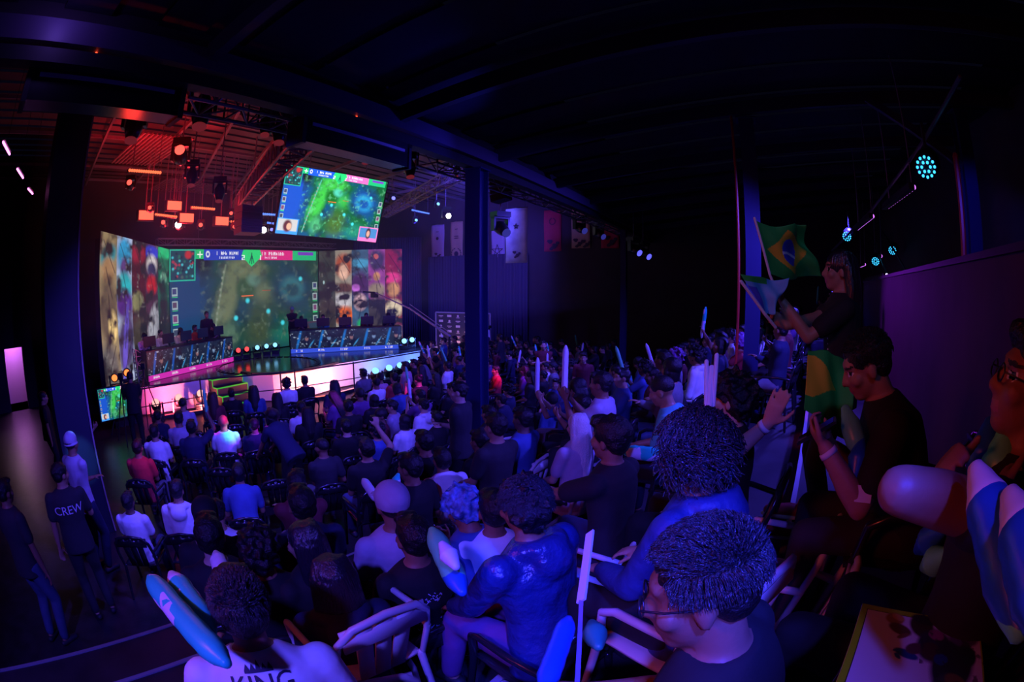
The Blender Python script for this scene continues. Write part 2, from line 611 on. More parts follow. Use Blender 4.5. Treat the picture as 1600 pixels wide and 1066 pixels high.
def stripe_canvas(cols, seed, w_=180, h=190):
    """a wing of the LED wall: five tall stripes of painterly colour, no picture that means anything"""
    c = Canvas(w_, h, s2l(70, 68, 66))
    n = len(cols)
    for i, st in enumerate(cols):
        x0, x1 = i / n, (i + 1) / n
        reg = ((c.X >= x0) & (c.X < x1)).astype(np.float32)
        sub = Canvas(w_, h, s2l(*st[0]))
        sub.X = c.X
        for j, (cx, cy, rx, ry, k, rot) in enumerate(st[1]):
            sub.ell(x0 + cx / n, cy, rx, ry, s2l(*k), .45, rot, .92)
        t = sub.fbm(14, seed + i * 7)[..., None]
        sub.a = sub.a * (.5 + 1.0 * np.clip(t, 0, 1))
        sub.noise(9, seed + i * 3 + 1, s2l(34, 32, 34), .50, .62, .7)
        sub.noise(26, seed + i * 3 + 2, s2l(170, 165, 160), .66, .8, .35)
        for j in range(5):
            sx_ = x0 + (.2 + .15 * j) / n
            sub.line(sx_, .05 + .17 * j, x0 + (.9 - .17 * j) / n, .25 + .17 * j, .006, s2l(24, 22, 28), .5)
        c.a = c.a * (1 - reg[..., None]) + sub.a * reg[..., None]
    return c


# ================================================================== the hall itself
struct('floor', G().box((-8.5, 7.75, -.1), (24, 24.5, .2)), mat('hall_floor', (.035, .03, .035), .35, bump=.1, bscale=20, vary=.3))
TIERM = mat('tier_boards', (.03, .028, .035), .5, vary=.3, vscale=3)
TRIMM = mat('tier_edge', (.28, .28, .32), .35, .6)
for k in range(1, 6):
    x0 = -4 + (k - 1)
    x1 = x0 + 1 if k < 5 else x0 + 1.15
    g = G()
    ya, yb = FLOOR_Y0, 19.4
    g.prism([(x0 + SK * ya, ya), (x1 + SK * ya, ya), (x1 + SK * yb, yb), (x0 + SK * yb, yb)], 0.001, TIER_Z[k])
    struct('floor_tier', g, TIERM)
    g = G()
    g.bar((x0 + SK * ya + .01, ya, TIER_Z[k] + .006), (x0 + SK * yb + .01, yb, TIER_Z[k] + .006), .035, .012)
    struct('trim_%d' % k, g, TRIMM)

DARKW = mat('hall_wall', (.045, .035, .05), .8, vary=.2, vscale=1.5)
PURW = mat('side_wall', (.055, .04, .055), .75, vary=.25, vscale=2)
g = G().box((-7.5, 20.1, 4), (25, .2, 8.2))
struct('wall_back', g, DARKW)
struct('wall_left', G().box((-9, -4.6, 4), (23, .2, 8.2)), DARKW)
# wall behind the stage, with the lit doorway cut near its left end
g = G()
g.box((-18.1, -2.0, 4), (.2, 5.2, 8.2)).box((-18.1, 10.72, 4), (.2, 18.76, 8.2)).box((-18.1, .97, 5.05), (.2, .74, 6.1))
struct('wall_stage', g, DARKW)
struct('wall_doorway', G().box((-19.6, .97, 1.1), (.1, 1.6, 2.4)), mat('lobby_wall', (.55, .35, .6), .8))
struct('floor_lobby', G().box((-18.8, .97, -.05), (1.6, 1.6, .1)), mat('lobby_floor', (.4, .36, .36), .5))
tag(G().box((-17.97, .28, 1.35), (.05, .46, 1.1)).build('framed_panel', mat('poster_dark', (.02, .015, .03), .3)), 'dark framed panel beside the violet lit doorway', 'panel')
lamp('AREA', (-18.9, .97, 2.2), (-19.0, .97, 0), 34, (.75, .25, .95), .8, name='lobby_light')
lamp('SPOT', (-17.8, .6, 2.4), (-13.0, .5, 0), 26, (.7, .4, .5), .3, 50, .8, 'lobby_light')

# the wall along the top tier
g = G()
pa, pb = (1.12 + SK * -4.4, -4.4), (1.12 + SK * 10.4, 10.4)
g.prism([pa, (pa[0] + .14, pa[1]), (pb[0] + .14, pb[1]), pb], 1.2, 3.51)
struct('wall_right', g, PURW)
struct('trim_6', G().bar((pa[0] + .07, pa[1], 3.53), (pb[0] + .07, pb[1], 3.53), .2, .04), BLACK)
g = G().box((5.1, 7.75, 3.4), (.15, 25, 8))
struct('wall_far_right', g, DARKW)
struct('floor_gallery', G().box((3.2, 7.75, 1.9), (3.9, 24.5, .1)), TIERM)

# roof over the crowd, rising away from the stage, and the higher roof over the stage
ROOFM = mat('roof_sheet', (.016, .013, .028), .7, bump=.3, bscale=6)
g = G()
for i in range(52):
    y0 = FLOOR_Y0 + i * .475
    z = (5.50, 5.54)[i % 2]
    g.add([(-3.8, y0, z), (5.2, y0, z + 1.13), (5.2, y0 + .475, z + 1.13), (-3.8, y0 + .475, z)], [(0, 1, 2, 3)])
o = struct('ceiling', g, ROOFM)
RAFT = mat('rafter_steel', (.04, .04, .06), .5, .3)
for y in (-.9, 1.8, 4.45, 6.9, 9.4, 11.6, 13.6, 15.8, 18):
    g = G()
    g.bar((-3.75, y, 5.32), (5.2, y, 6.47), .10, .20)
    struct('ceiling_rafter', g, RAFT)
g = G()
for i in range(55):
    x0 = -18 + i * .26
    z = 7.42 if i % 2 else 7.37
    g.add([(x0, FLOOR_Y0, z), (x0 + .26, FLOOR_Y0, z), (x0 + .26, 20.1, z), (x0, 20.1, z)], [(0, 1, 2, 3)])
struct('ceiling_stage', g, mat('stage_roof', (.12, .10, .11), .6, vary=.2, vscale=1))
# purlins and rafters under the stage roof
for x in (-6.4, -8.3, -10.35, -12.6, -15.6, -17.4):
    struct('ceiling_purlin', G().bar((x, FLOOR_Y0, 7.26), (x, 20, 7.26), .05, .08), TRUSS)
for y in (1.0, 3.0):
    struct('ceiling_rafter', G().bar((-4.4, y + .9, 7.2), (-17.95, y + 2.9, 7.2), .06, .1), TRUSS)
for y0, y1 in ((3.6, 9.5), (4.9, 11.4), (9.4, 13), (11.8, 15.2), (14.5, 17.5)):
    struct('ceiling_rafter', G().bar((-4.4, y0, 7.2), (-17.95, y0 + (y1 - y0) * .87, 7.2), .07, .1), TRUSS)
# the long beam on the line of posts
POSTX = -3.75
struct('ceiling_beam', G().bar((POSTX, FLOOR_Y0, 5.24), (POSTX, 20, 5.24), .12, .2), mat('beam_paint', (.10, .08, .15), .5))
struct('ceiling_beam', G().bar((POSTX - .06, FLOOR_Y0, 5.05), (POSTX - .06, 20, 5.05), .16, .12), BLACK)
struct('wall_fascia', G().box((POSTX - .12, 7.75, 6.38), (.06, 24.5, 2.04)), DARKW)
POSTM = mat('post_paint', (.012, .02, .09), .45)


def post(x, y, z0, z1, label, r=.125):
    o = thing('steel_post', label, 'post', (x, y, z0), 0, 'steel posts of the hall')
    h = z1 - z0
    g = G()
    g.box((0, 0, h / 2), (.10, .02 + r * 1.9, h)).box((0, r * .95, h / 2), (2 * r, .018, h)).box((0, -r * .95, h / 2), (2 * r, .018, h))
    g.build('column', POSTM, o)
    G().box((0, 0, .012), (.34, .34, .024)).build('base_plate', POSTM, o)
    G().box((0, 0, h - .012), (.3, .3, .024)).build('cap_plate', POSTM, o)
    return o


post(-3.75, 6.30, 0, 4.98, 'dark steel post standing in the middle of the crowd, lit blue on one side')
t = thing('hall_pier', 'broad dark blue pier standing left of the stage, behind the men in the aisle', 'pier', (-7.3, 1.22, 0))
G().box((0, 0, 3.58), (.45, .56, 7.15)).build('shaft', mat('pier_paint', (.007, .008, .03), .6), t)
G().bar((.235, .27, .02), (.235, .27, 7.1), .02, .025).build('corner_strip', mat('corner', (.3, .2, .25), .5), t)
post(.15, 7.05, 1.57, 5.70, 'dark blue post behind the waving Brazilian flag', .11)
post(3.75, 6.95, 1.95, 6.1, 'bright blue lit post rising behind the top wall at the right', .12)
post(-3.75, 15.2, 0, 4.98, 'thin distant post under the dark end of the roof', .09)
# diagonal brace by the right-hand post and a red pipe
tag(G().bar((2.05, 6.85, 6.05), (3.6, 6.85, 5.2), .08, .12).build('brace_beam', RAFT), 'dark sloping brace between the roof and the blue lit post', 'brace')
tag(G().tube([(3.42, 6.7, 1.95), (3.42, 6.7, 5.3)], .05).build('red_pipe', mat('red_pipe', (.5, .03, .02), .4)), 'thin red pipe beside the blue lit post', 'pipe')
tag(G().tube([(-.06, 6.9, 1.6), (-.06, 6.9, 5.7)], .02).build('red_pipe', mat('red_pipe')), 'thin red pipe running up the post behind the flags', 'pipe')

# stage hall side curtains: dark blue folds right of the LED wall
def curtain(name, a, b, z0, z1, m, label, folds=22):
    a, b = Vector((*a, 0)), Vector((*b, 0))
    d = (b - a); L = d.length; d.normalize(); nrm = Vector((-d.y, d.x, 0))
    g = G(); n = folds * 6; vs = []
    for i in range(n + 1):
        p = a + d * (L * i / n) + nrm * (.06 * math.sin(2 * PI * i / 6) + .02 * math.sin(i * 1.7))
        vs += [(p.x, p.y, z0), (p.x, p.y, z1)]
    for s_ in (0, .03):
        pass
    g.add(vs, [(2 * i, 2 * i + 2, 2 * i + 3, 2 * i + 1) for i in range(n)])
    o = g.build(name, m, None, True)
    md = o.modifiers.new('s', 'SOLIDIFY'); md.thickness = .012
    return tag(o, label, 'curtain')


CURT = mat('stage_curtain', (.10, .09, .16), .9)
curtain('stage_curtain', (-17.7, 17.7), (-14.9, 19.7), 0, 5.6, CURT, 'dark folded curtain right of the LED wall, washed blue', 30)
curtain('stage_curtain', (-14.6, 19.88), (-9.2, 19.88), 0, 4.6, CURT, 'dark folded curtain under the pale hanging banners at the back', 34)
curtain('side_curtain', (-17.8, 2.9), (-12.6, 2.0), 0, 7.1, mat('red_dark_cloth', (.04, .015, .02), .9), 'near-black curtain left of the stage behind the monitor', 40)
curtain('side_curtain', (-4.6, -4.3), (-7.6, -1.2), 0, 5.2, mat('black_cloth', (.012, .012, .015), .9), 'black curtain at the left edge beside the steps', 24)

# ------------------------------------------------------------------ stage
H = .81
STG = [(-17.95, 3.6), (-14.3, 4.1), (-13.7, 4.75), (-13.15, 6.65), (-13.0, 7.8), (-12.5, 8.0), (-12.0, 8.4), (-11.72, 9.0), (-11.62, 9.7), (-11.78, 10.9), (-11.5, 12.8), (-11.3, 14.8), (-11.55, 16.2), (-12.6, 17.3), (-17.95, 17.4)]
st = thing('stage', 'raised stage with a glossy dark floor and a white front glowing salmon and pale blue', 'stage', (0, 0, 0))
G().prism(STG, .02, H).build('platform', mat('stage_floor', (.05, .045, .05), .16, spec=.7, vary=.2), st)
g = G()
fr = STG[1:14]
N = len(fr)
vs = []
for i, (x, y) in enumerate(fr):
    vs += [(x + .03 - .25 * 0, y, H - .02), (x - .22, y, .03)]
g.add([(x + .035, y - .0, z) if z > .5 else (x + .3, y, z) for x, y, z in vs], [(2 * i, 2 * i + 1, 2 * i + 3, 2 * i + 2) for i in range(N - 1)])
g.build('front_fascia', WHITEP, st)
# thick dark lip of the round thrust
g = G()
lip = [(-13.0, 7.95), (-12.46, 8.0), (-11.96, 8.4), (-11.68, 9.0), (-11.58, 9.7), (-11.74, 10.9)]
for a, b in zip(lip, lip[1:]):
    g.bar((a[0] + .02, a[1], H + .02), (b[0] + .02, b[1], H + .02), .12, .07)
g.build('edge_rim', mat('rim', (.04, .04, .04), .3, .6), st)
g = G()
cx, cy = -13.6, 9.4
for i in range(40):
    a = 2 * PI * i / 40
    b = 2 * PI * (i + .72) / 40
    g.bar((cx + 1.75 * math.cos(a), cy + 1.75 * math.sin(a), H + .012), (cx + 1.75 * math.cos(b), cy + 1.75 * math.sin(b), H + .012), .14, .02)
g.build('floor_ring', mat('ring', (.01, .01, .01), .2), st)
# stairs with green lit edges
sx, sy0, sy1 = -13.0, 6.72, 7.78
stair = thing('stage_stairs', 'dark four-step stairs up to the stage with glowing green edges', 'stairs', (sx, (sy0 + sy1) / 2, 0))
GREEN = glow('green_led', (.03, .75, .04), .55)
wy = (sy1 - sy0) / 2
for i in range(4):
    z = H * (4 - i) / 4
    x = .14 + .27 * i
    G().box((x, 0, z / 2), (.27, 2 * wy, z - .01)).build('step', mat('step_black', (.03, .03, .03), .5), stair)
    e = G().box((x + .136, 0, z - .015), (.012, 2 * wy, .035)).box((x, wy + .01, z - .015), (.27, .012, .03)).box((x, -wy - .01, z - .015), (.27, .012, .03))
    e.box((x + .136, -wy - .01, z - .1), (.015, .02, .2)).box((x + .136, wy + .01, z - .1), (.015, .02, .2))
    e.build('edge_light', GREEN, stair)

# added light bars, out of sight behind the crowd, that wash the stage front
def added_floor_wash(y0, y1, x0, x1, color, power, label):
    t = thing('added_wash_bar', label, 'light bar', ((x0 + x1) / 2, (y0 + y1) / 2, 0), face(x1 - x0, y1 - y0), 'added light bars on the floor before the stage')
    L = math.hypot(x1 - x0, y1 - y0)
    G().box((0, 0, .05), (.09, L, .08)).build('housing', BLACK, t)
    G().box((-.02, 0, .095), (.05, L * .96, .01)).build('lens_strip', glow('wash_%.1f' % power, color, 2), t)
    d = bpy.data.lights.new('wash', 'AREA'); d.shape = 'RECTANGLE'; d.size = .05; d.size_y = L; d.energy = power; d.color = color
    o = bpy.data.objects.new('wash_light', d); COL.objects.link(o); o.parent = t
    o.location = (0.0, 0, .13)
    o.rotation_euler = Vector((-.8, 0, .75)).to_track_quat('-Z', 'Y').to_euler()


added_floor_wash(4.9, 5.7, -12.85, -12.65, (1, .06, .12), 80, 'added red light bar washing the left end of the stage front')
added_floor_wash(5.75, 6.6, -12.6, -12.35, (1, .16, .15), 130, 'added salmon light bar washing the stage front before the stairs')
added_floor_wash(8.4, 9.6, -11.3, -10.9, (1, .17, .11), 150, 'added salmon light bar before the round thrust of the stage')
added_floor_wash(9.8, 11.0, -10.9, -10.95, (1, .30, .40), 70, 'added pink light bar where the stage front turns blue')
added_floor_wash(11.4, 13.0, -10.85, -10.75, (.16, .42, 1), 62, 'added pale blue light bar washing the right part of the stage front')
added_floor_wash(13.3, 15.2, -10.75, -10.65, (.08, .2, 1), 62, 'added deep blue light bar at the right end of the stage front')

# ------------------------------------------------------------------ LED wall
def frame_box(name, a, b, z0, z1, parent, depth=.14):
    """cabinet behind a picture; a -> b in plan"""
    a, b = Vector((*a, 0)), Vector((*b, 0))
    d = (b - a).normalized(); n = Vector((-d.y, d.x, 0))
    c = (a + b) / 2 - n * 0
    return c, d, n


def led_panel(name, label, a, b, z0, z1, canvas, strength, za=None):
    """a, b: left and right foot seen from the hall"""
    t = thing(name, label, 'led screen', ((a[0] + b[0]) / 2, (a[1] + b[1]) / 2, z0))
    A = Vector((a[0], a[1], 0)) - Vector((t.location.x, t.location.y, 0))
    B = -A
    d = (B - A).normalized()
    n = Vector((d.y, -d.x, 0))                      # towards the hall
    h = z1 - z0
    M = Matrix((d, n, Vector((0, 0, 1)))).transposed()
    L = (B - A).length
    G().box(-n * .1 + Vector((0, 0, h / 2)), (L, .16, h), M).build('cabinet', BLACK, t)
    up = Vector((0, 0, h))
    picture('picture', canvas, [A + Vector((0, 0, (za or z1) - z0)), B + up, B, A], t, strength)
    return t


GAME = game_canvas(300, 168)
led_panel('led_screen', 'large central LED screen showing a green and teal game map over the stage', (-17, 7.3), (-17, 14.75), .84, 4.83, GAME, 1.0)
LS = [
    ((150, 130, 95), [(.5, .14, .10, .06, (40, 130, 140), -.5), (.5, .24, .07, .09, (170, 130, 90), 0), (.5, .50, .10, .22, (95, 80, 62), 0), (.7, .60, .05, .10, (235, 200, 130), 0), (.3, .88, .12, .18, (95, 92, 90), 0)]),
    ((165, 175, 205), [(.5, .12, .09, .12, (40, 150, 200), 0), (.5, .22, .05, .08, (90, 60, 120), 0), (.5, .34, .10, .10, (30, 170, 180), 0), (.5, .46, .11, .10, (80, 40, 130), 0), (.5, .72, .10, .22, (70, 60, 100), .2), (.4, .75, .03, .30, (95, 80, 190), .2)]),
    ((60, 26, 34), [(.5, .10, .10, .08, (150, 30, 50), 0), (.5, .25, .05, .07, (190, 150, 130), 0), (.5, .30, .09, .16, (70, 20, 30), 0), (.4, .45, .08, .08, (120, 120, 80), 0), (.5, .75, .12, .22, (70, 62, 50), 0)]),
    ((70, 40, 60), [(.5, .06, .12, .05, (50, 60, 190), 0), (.5, .16, .08, .08, (200, 190, 190), 0), (.5, .20, .07, .06, (50, 50, 90), 0), (.5, .32, .08, .08, (190, 30, 36), 0), (.6, .62, .08, .16, (160, 160, 170), .4), (.4, .85, .1, .1, (50, 44, 44), 0)]),
    ((20, 80, 62), [(.5, .04, .12, .06, (30, 190, 120), 0), (.5, .20, .10, .12, (24, 100, 74), 0), (.5, .26, .05, .05, (130, 190, 160), .4), (.5, .40, .06, .16, (20, 60, 50), 0), (.5, .75, .12, .3, (34, 34, 36), 0)]),
]
RS = [
    ((66, 70, 66), [(.5, .30, .10, .22, (50, 58, 52), 0), (.5, .70, .12, .2, (60, 54, 48), 0), (.3, .35, .01, .02, (160, 190, 190), 0)]),
    ((150, 140, 125), [(.5, .17, .10, .13, (170, 80, 50), 0), (.5, .24, .055, .09, (235, 185, 160), 0), (.5, .42, .12, .06, (90, 60, 50), 0), (.5, .55, .12, .08, (190, 185, 190), 0), (.5, .72, .12, .10, (225, 100, 30), 0), (.5, .92, .12, .08, (70, 170, 200), 0)]),
    ((60, 90, 120), [(.5, .15, .12, .05, (70, 150, 190), 0), (.5, .40, .12, .16, (70, 40, 90), 0), (.25, .42, .05, .04, (200, 110, 220), 0), (.5, .58, .07, .09, (235, 190, 200), 0), (.5, .56, .03, .012, (60, 30, 50), 0), (.6, .82, .06, .06, (30, 150, 90), 0), (.4, .92, .10, .07, (220, 50, 150), 0)]),
    ((150, 70, 150), [(.5, .12, .09, .12, (60, 50, 90), 0), (.45, .08, .03, .03, (190, 90, 90), 0), (.5, .30, .04, .05, (190, 130, 90), 0), (.5, .45, .10, .08, (150, 130, 110), 0), (.5, .72, .14, .22, (62, 56, 56), 0)]),
    ((120, 36, 60), [(.5, .12, .12, .12, (140, 30, 60), 0), (.4, .32, .10, .06, (220, 60, 130), 0), (.5, .45, .07, .08, (200, 140, 90), 0), (.5, .66, .10, .10, (225, 205, 170), 0), (.5, .78, .09, .04, (190, 90, 60), 0), (.5, .92, .12, .09, (90, 80, 100), 0)]),
]
led_panel('led_screen', 'left LED wing with five tall stripes of painted colour, angled towards the crowd', (-13.5, 3.52), (-17, 7.28), .84, 4.83, stripe_canvas(LS, 20), 1.0, 5.02)
led_panel('led_screen', 'right LED wing with five tall bright stripes in orange, violet and crimson', (-17, 14.8), (-14.1, 17.2), .84, 4.85, stripe_canvas(RS, 60), 1.0)

# hanging screen, tilted down
tl, tr, br, bl = Vector((-11.53, 8.67, 6.83)), Vector((-10.61, 12.15, 6.62)), Vector((-11.08, 12.15, 4.66)), Vector((-12.01, 8.68, 4.87))
mid = (tl + br) / 2
hs = thing('hanging_screen', 'bright screen hanging over the hall with a vivid green game map', 'screen', mid)
L3 = [c - mid for c in (tl, tr, br, bl)]
picture('picture', game_canvas(300, 168, True), L3, hs, 1.6)
nrm = (L3[1] - L3[0]).cross(L3[3] - L3[0]).normalized()
if nrm.x > 0: back = -nrm
else: back = nrm
dn = (L3[3] - L3[0]).normalized()
M = Matrix(((L3[1] - L3[0]).normalized(), back, dn)).transposed()
G().box(back * .06, (3.7, .1, (tl - bl).length + .05), M).build('cabinet', BLACK, hs)
g = G()
for q in (.22, .78):
    p = L3[0].lerp(L3[1], q)
    G().tube([p + Vector((-.05, 0, -.1)), Vector((p.x - .05, p.y, 7.36 - mid.z))], .016, 6).build('hanging_cable', TRUSS, hs)

# ------------------------------------------------------------------ desks
def desk_canvas(seed, band, tint):
    c = Canvas(240, 54, s2l(30, 42, 58))
    rng = np.random.default_rng(seed)
    c.noise(5, seed, s2l(20, 24, 30), .45, .6, .8)
    for i in range(5):
        x = .06 + i * .2
        c.ell(x + .02, .4, .05, .5, s2l(*tint), .8, .25, .8)
        c.ell(x + .09, .5, .09, .34, s2l(16, 24, 36), .5, 0, .9)
        c.ell(x + .09, .38, .07, .10, s2l(150, 110, 110) if i % 2 == 0 else s2l(120, 150, 190), .6, 0, .9)
        c.ell(x + .09, .28, .09, .08, s2l(24, 22, 34), .5, 0, .9)
        c.ell(x + .13, .62, .03, .2, s2l(60, 150, 210), .6, .6, .7)
    c.noise(12, seed + 3, s2l(190, 210, 230), .62, .74, .6)
    c.rect(0, .82, 1, 1, s2l(*band))
    for i in range(5):
        c.glyphs(.05 + i * .2, .86, .07, .08, 5, s2l(250, 240, 255), seed + i)
    return c


def desk(label, a, b, seed, band, tint):
    A, B = Vector((*a, H)), Vector((*b, H))
    t = thing('players_desk', label, 'desk', (A + B) / 2)
    d = (B - A).normalized(); n = Vector((d.y, -d.x, 0)); L = (B - A).length
    M = Matrix((d, n, Vector((0, 0, 1)))).transposed()
    G().box(-n * .33 + Vector((0, 0, .86)), (L, .7, .04), M).build('desk_top', BLACK, t)
    for s_ in (-1, 1):
        G().box(-n * .33 + d * (s_ * (L / 2 - .02)) + Vector((0, 0, .42)), (.04, .66, .84), M).build('side_panel', BLACK, t)
    G().box(-n * .02 + Vector((0, 0, .44)), (L, .03, .88), M).build('front_panel', BLACK, t)
    hL = d * (L / 2)
    picture('picture', desk_canvas(seed, band, tint), [-hL + Vector((0, 0, .87)), hL + Vector((0, 0, .87)), hL + Vector((0, 0, .01)), -hL + Vector((0, 0, .01))], t, .8)
    return d, n


DL = desk('left players desk with dark blue pictures and a magenta band', (-14.15, 5.15), (-15.3, 9.05), 11, (225, 50, 190), (20, 90, 190))
DR = desk('right players desk with dark blue pictures and a blue band', (-15.0, 11.5), (-12.1, 14.7), 31, (60, 90, 240), (20, 120, 210))

# monitors and equipment on the desks
def monitor(x, y, z, rz, label, grp):
    t = thing('monitor', label, 'monitor', (x, y, z), rz, grp)
    G().box((0, 0, .24), (.5, .03, .3)).build('panel', GLOSSB, t)
    G().box((0, .05, .05), (.05, .03, .12)).box((0, .04, .006), (.22, .16, .012)).build('stand', GLOSSB, t)


for side, (a, b, nm) in enumerate((((-14.15, 5.15), (-15.3, 9.05), 'left'), ((-15.0, 11.5), (-12.1, 14.7), 'right'))):
    A, B = Vector((*a, 0)), Vector((*b, 0)); d = (B - A).normalized(); n = Vector((d.y, -d.x, 0))
    for i in range(5):
        p = A + (B - A) * ((i + .5) / 5) - n * .3
        monitor(p.x, p.y, H + .88, face(n.x, n.y), 'black monitor back standing on the %s players desk' % nm, 'monitors on the %s players desk' % nm)

# ================================================================== lighting fixtures
def moving_head(p, label, glowmat, rz=0, tilt=.6, hang=False, s_=1.0, group=None):
    t = thing('moving_head_light', label, 'stage light', p, rz, group)
    k = -1 if hang else 1
    G().box((0, 0, k * .05 * s_), (.3 * s_, .26 * s_, .1 * s_)).build('base', GLOSSB, t)
    g = G()
    for x in (-.15, .15):
        g.box((x * s_, 0, k * .22 * s_), (.04 * s_, .12 * s_, .28 * s_))
    g.box((0, 0, k * .115 * s_), (.34 * s_, .14 * s_, .04 * s_))
    g.build('yoke', GLOSSB, t)
    g = G()
    R = Euler((tilt, 0, 0)).to_matrix()
    c = Vector((0, 0, k * .3 * s_))
    a = R @ Vector((0, 1, 0))
    g.tube([c - a * .12 * s_, c - a * .04 * s_, c + a * .08 * s_, c + a * .14 * s_], [.08 * s_, .12 * s_, .12 * s_, .105 * s_], 14)
    hd = g.build('head', GLOSSB, t, True)
    G().tube([c + a * .235 * s_, c + a * .25 * s_], [.085 * s_, .085 * s_], 14, cap=False).build('lens', glowmat, hd)
    return t


REDG = glow('red_glow', (1, .05, .04), 2.2)
REDH = glow('red_hot', (1, .07, .05), 2.6)
CYG = glow('cyan_glow', (.22, .62, 1), 1.8)
WHG = glow('white_glow', (1, .97, .95), 16)
BLG = glow('blue_glow', (.2, .2, 1), 2)
ORG = glow('orange_glow', (1, .18, .03), 2.2)
DIM = glow('dim_lens', (.25, .02, .03), .5)
# on the stage floor, mid back
for i, (px, gm, w_) in enumerate(((371, REDG, 'red'), (385, REDG, 'red'), (402, CYG, 'pale blue'), (417, CYG, 'pale blue'), (431, CYG, 'pale blue'))):
    p = at(px, 556, x=-15.6)
    moving_head((p.x, p.y, H), 'moving head light on the stage floor, %s lens, %s' % (w_, ('leftmost of the five', 'second of the five', 'in the middle of the five', 'fourth of the five', 'rightmost of the five')[i]), gm, face(1, -.35 - .1 * i), .25, group='moving heads on the stage floor')
for i, (px, py) in enumerate(((241, 638), (276, 632), (309, 626))):
    p = at(px, py, z=.35, d=None)
    p = at(px, py, x=-12.95)
    moving_head((-12.75, p.y, .03), 'squat moving head on the floor before the salmon stage front, %s' % ('furthest from the stairs', 'between its two twins', 'next to the stairs')[i], glow('rim_red', (1, .40, .35), 1.6), face(1, -.4), .5, s_=1.25, group='moving heads before the salmon stage front')
for i, (px, py) in enumerate(((585, 580), (606, 576), (623, 571), (640, 566))):
    p = at(px, py, x=-10.6)
    moving_head((-10.6, p.y, .03), 'moving head on the floor before the blue stage front, %s' % ('nearest the round thrust', 'second from the round thrust', 'third from the round thrust', 'nearest the stage end')[i], CYG, face(1, -.8), .7, s_=1.3, group='moving heads before the blue stage front')
for i, (px, py) in enumerate(((630, 535), (642, 533))):
    p = at(px, py, x=-11.9)
    moving_head((p.x, p.y, H), 'bright pale blue moving head at the right end of the stage, %s' % ('beside the desk', 'at the very edge')[i], glow('cyan_hot', (.2, .65, 1), 2.5), face(1, -.9), .1, s_=1.1)
    lamp('POINT', (p.x + .3, p.y - .1, H + .4), (0, 0, 0), 14, (.1, .2, 1), .08, name='stage_end_glow')
for i, (px, py) in enumerate(((179, 590), (198, 582))):
    p = at(px, py, x=-13.2)
    moving_head((p.x, p.y, p.z - .3), 'orange glowing moving head on a case left of the stage, %s' % ('above the monitor', 'beside the desk')[i], ORG, face(1, -.3), .1)
    tag(G().box((p.x, p.y, (p.z - .3) / 2), (.5, .5, p.z - .31)).build('flight_case', BLACK), 'black flight case under the orange light, %s' % ('above the monitor', 'beside the desk')[i], 'case')

# overhead
def hang_pole(t, top):
    G().tube([(0, 0, 0), (0, 0, 7.37 - t.location.z)], .014, 6).build('hanging_pole', TRUSS, t)


HZ = 7.2
over = [
    ((210, 195), -4.9, DIM, 'dark moving head cluster hanging at the left end of the near truss', 1.4),
    ((214, 168), -4.9, DIM, 'dark moving head above the cable loop at the left end of the near truss', 1.2),
    ((316, 172), -5.0, DIM, 'large dark moving head hanging under the near truss', 1.7),
    ((415, 195), -5.4, DIM, 'red rimmed moving head beside the big truss, upper one', 1.2),
    ((437, 205), -5.4, DIM, 'red rimmed moving head beside the big truss, lower one', 1.4),
    ((282, 248), -8.6, REDH, 'moving head with a hot red lens hanging over the left of the hall', 1.9),
    ((300, 275), -9.4, DIM, 'small dark moving head right below the hot red one', 1.6),
    ((343, 300), -9.5, DIM, 'grey moving head hanging left of the speaker stack', 1.6),
    ((204, 292), -10.5, REDH, 'starry bright red spotlight at the far left', 1.2),
    ((235, 329), -12.5, REDH, 'small red spotlight between two red blinders', 1.0),
    ((256, 352), -13.5, REDH, 'small red spotlight below the red light bars', 1.2),
    ((314, 356), -13.5, REDH, 'small red spotlight throwing a beam up left', 1.2),
    ((361, 337), -13.0, REDH, 'small red spotlight beside the speaker stack, upper one', 1.0),
    ((366, 358), -13.0, REDH, 'small red spotlight beside the speaker stack, lower one', 1.0),
    ((424, 362), -13.0, BLG, 'tiny violet spotlight under the hanging screen', 1.0),
    ((571, 240), -5.2, DIM, 'dark moving head on the near truss right of the long black box', 1.2),
    ((640, 262), -5.0, DIM, 'black moving head under the right end of the long black box', 1.3),
    ((612, 314), -12.0, BLG, 'dim blue moving head beside the hanging screen', 1.4),
    ((648, 347), -12.0, CYG, 'pale blue spotlight low over the right of the stage', 1.1),
    ((682, 322), -10.5, CYG, 'pale blue spotlight hanging before the back banners', 1.1),
    ((712, 268), -8.0, DIM, 'unlit spotlight beside the middle post', 1.2),
]
for (px, py), x, gm, lab, s_ in over:
    s_ *= .62
    p = at(px, py, x=x)
    t = moving_head((p.x, p.y, p.z + .32 * s_), lab, gm, face(1, -.6), .25 if gm is not DIM else -1.3, True, s_)
    hang_pole(t, min(HZ, 7.2) if x < -4.6 else 5.3)
for (px, py), x, lab in (((280, 352), -13.5, 'white spotlight throwing a pale shaft down behind the left LED stripes'), ((411, 360), -13.5, 'white spotlight hanging right of the speaker stack'), ((696, 338), -10.5, 'warm white spotlight tilted down before the back banners')):
    p = at(px, py, x=x)
    t = moving_head((p.x, p.y, p.z + .35), lab, WHG, face(1, -.6), -.1, True, 1.15)
    hang_pole(t, HZ)
    lamp('SPOT', (p.x - .1, p.y, p.z - .1), (-15.2, p.y + .3, 1), 160, (1, .95, 1), .05, 32, .6, 'white_beam')


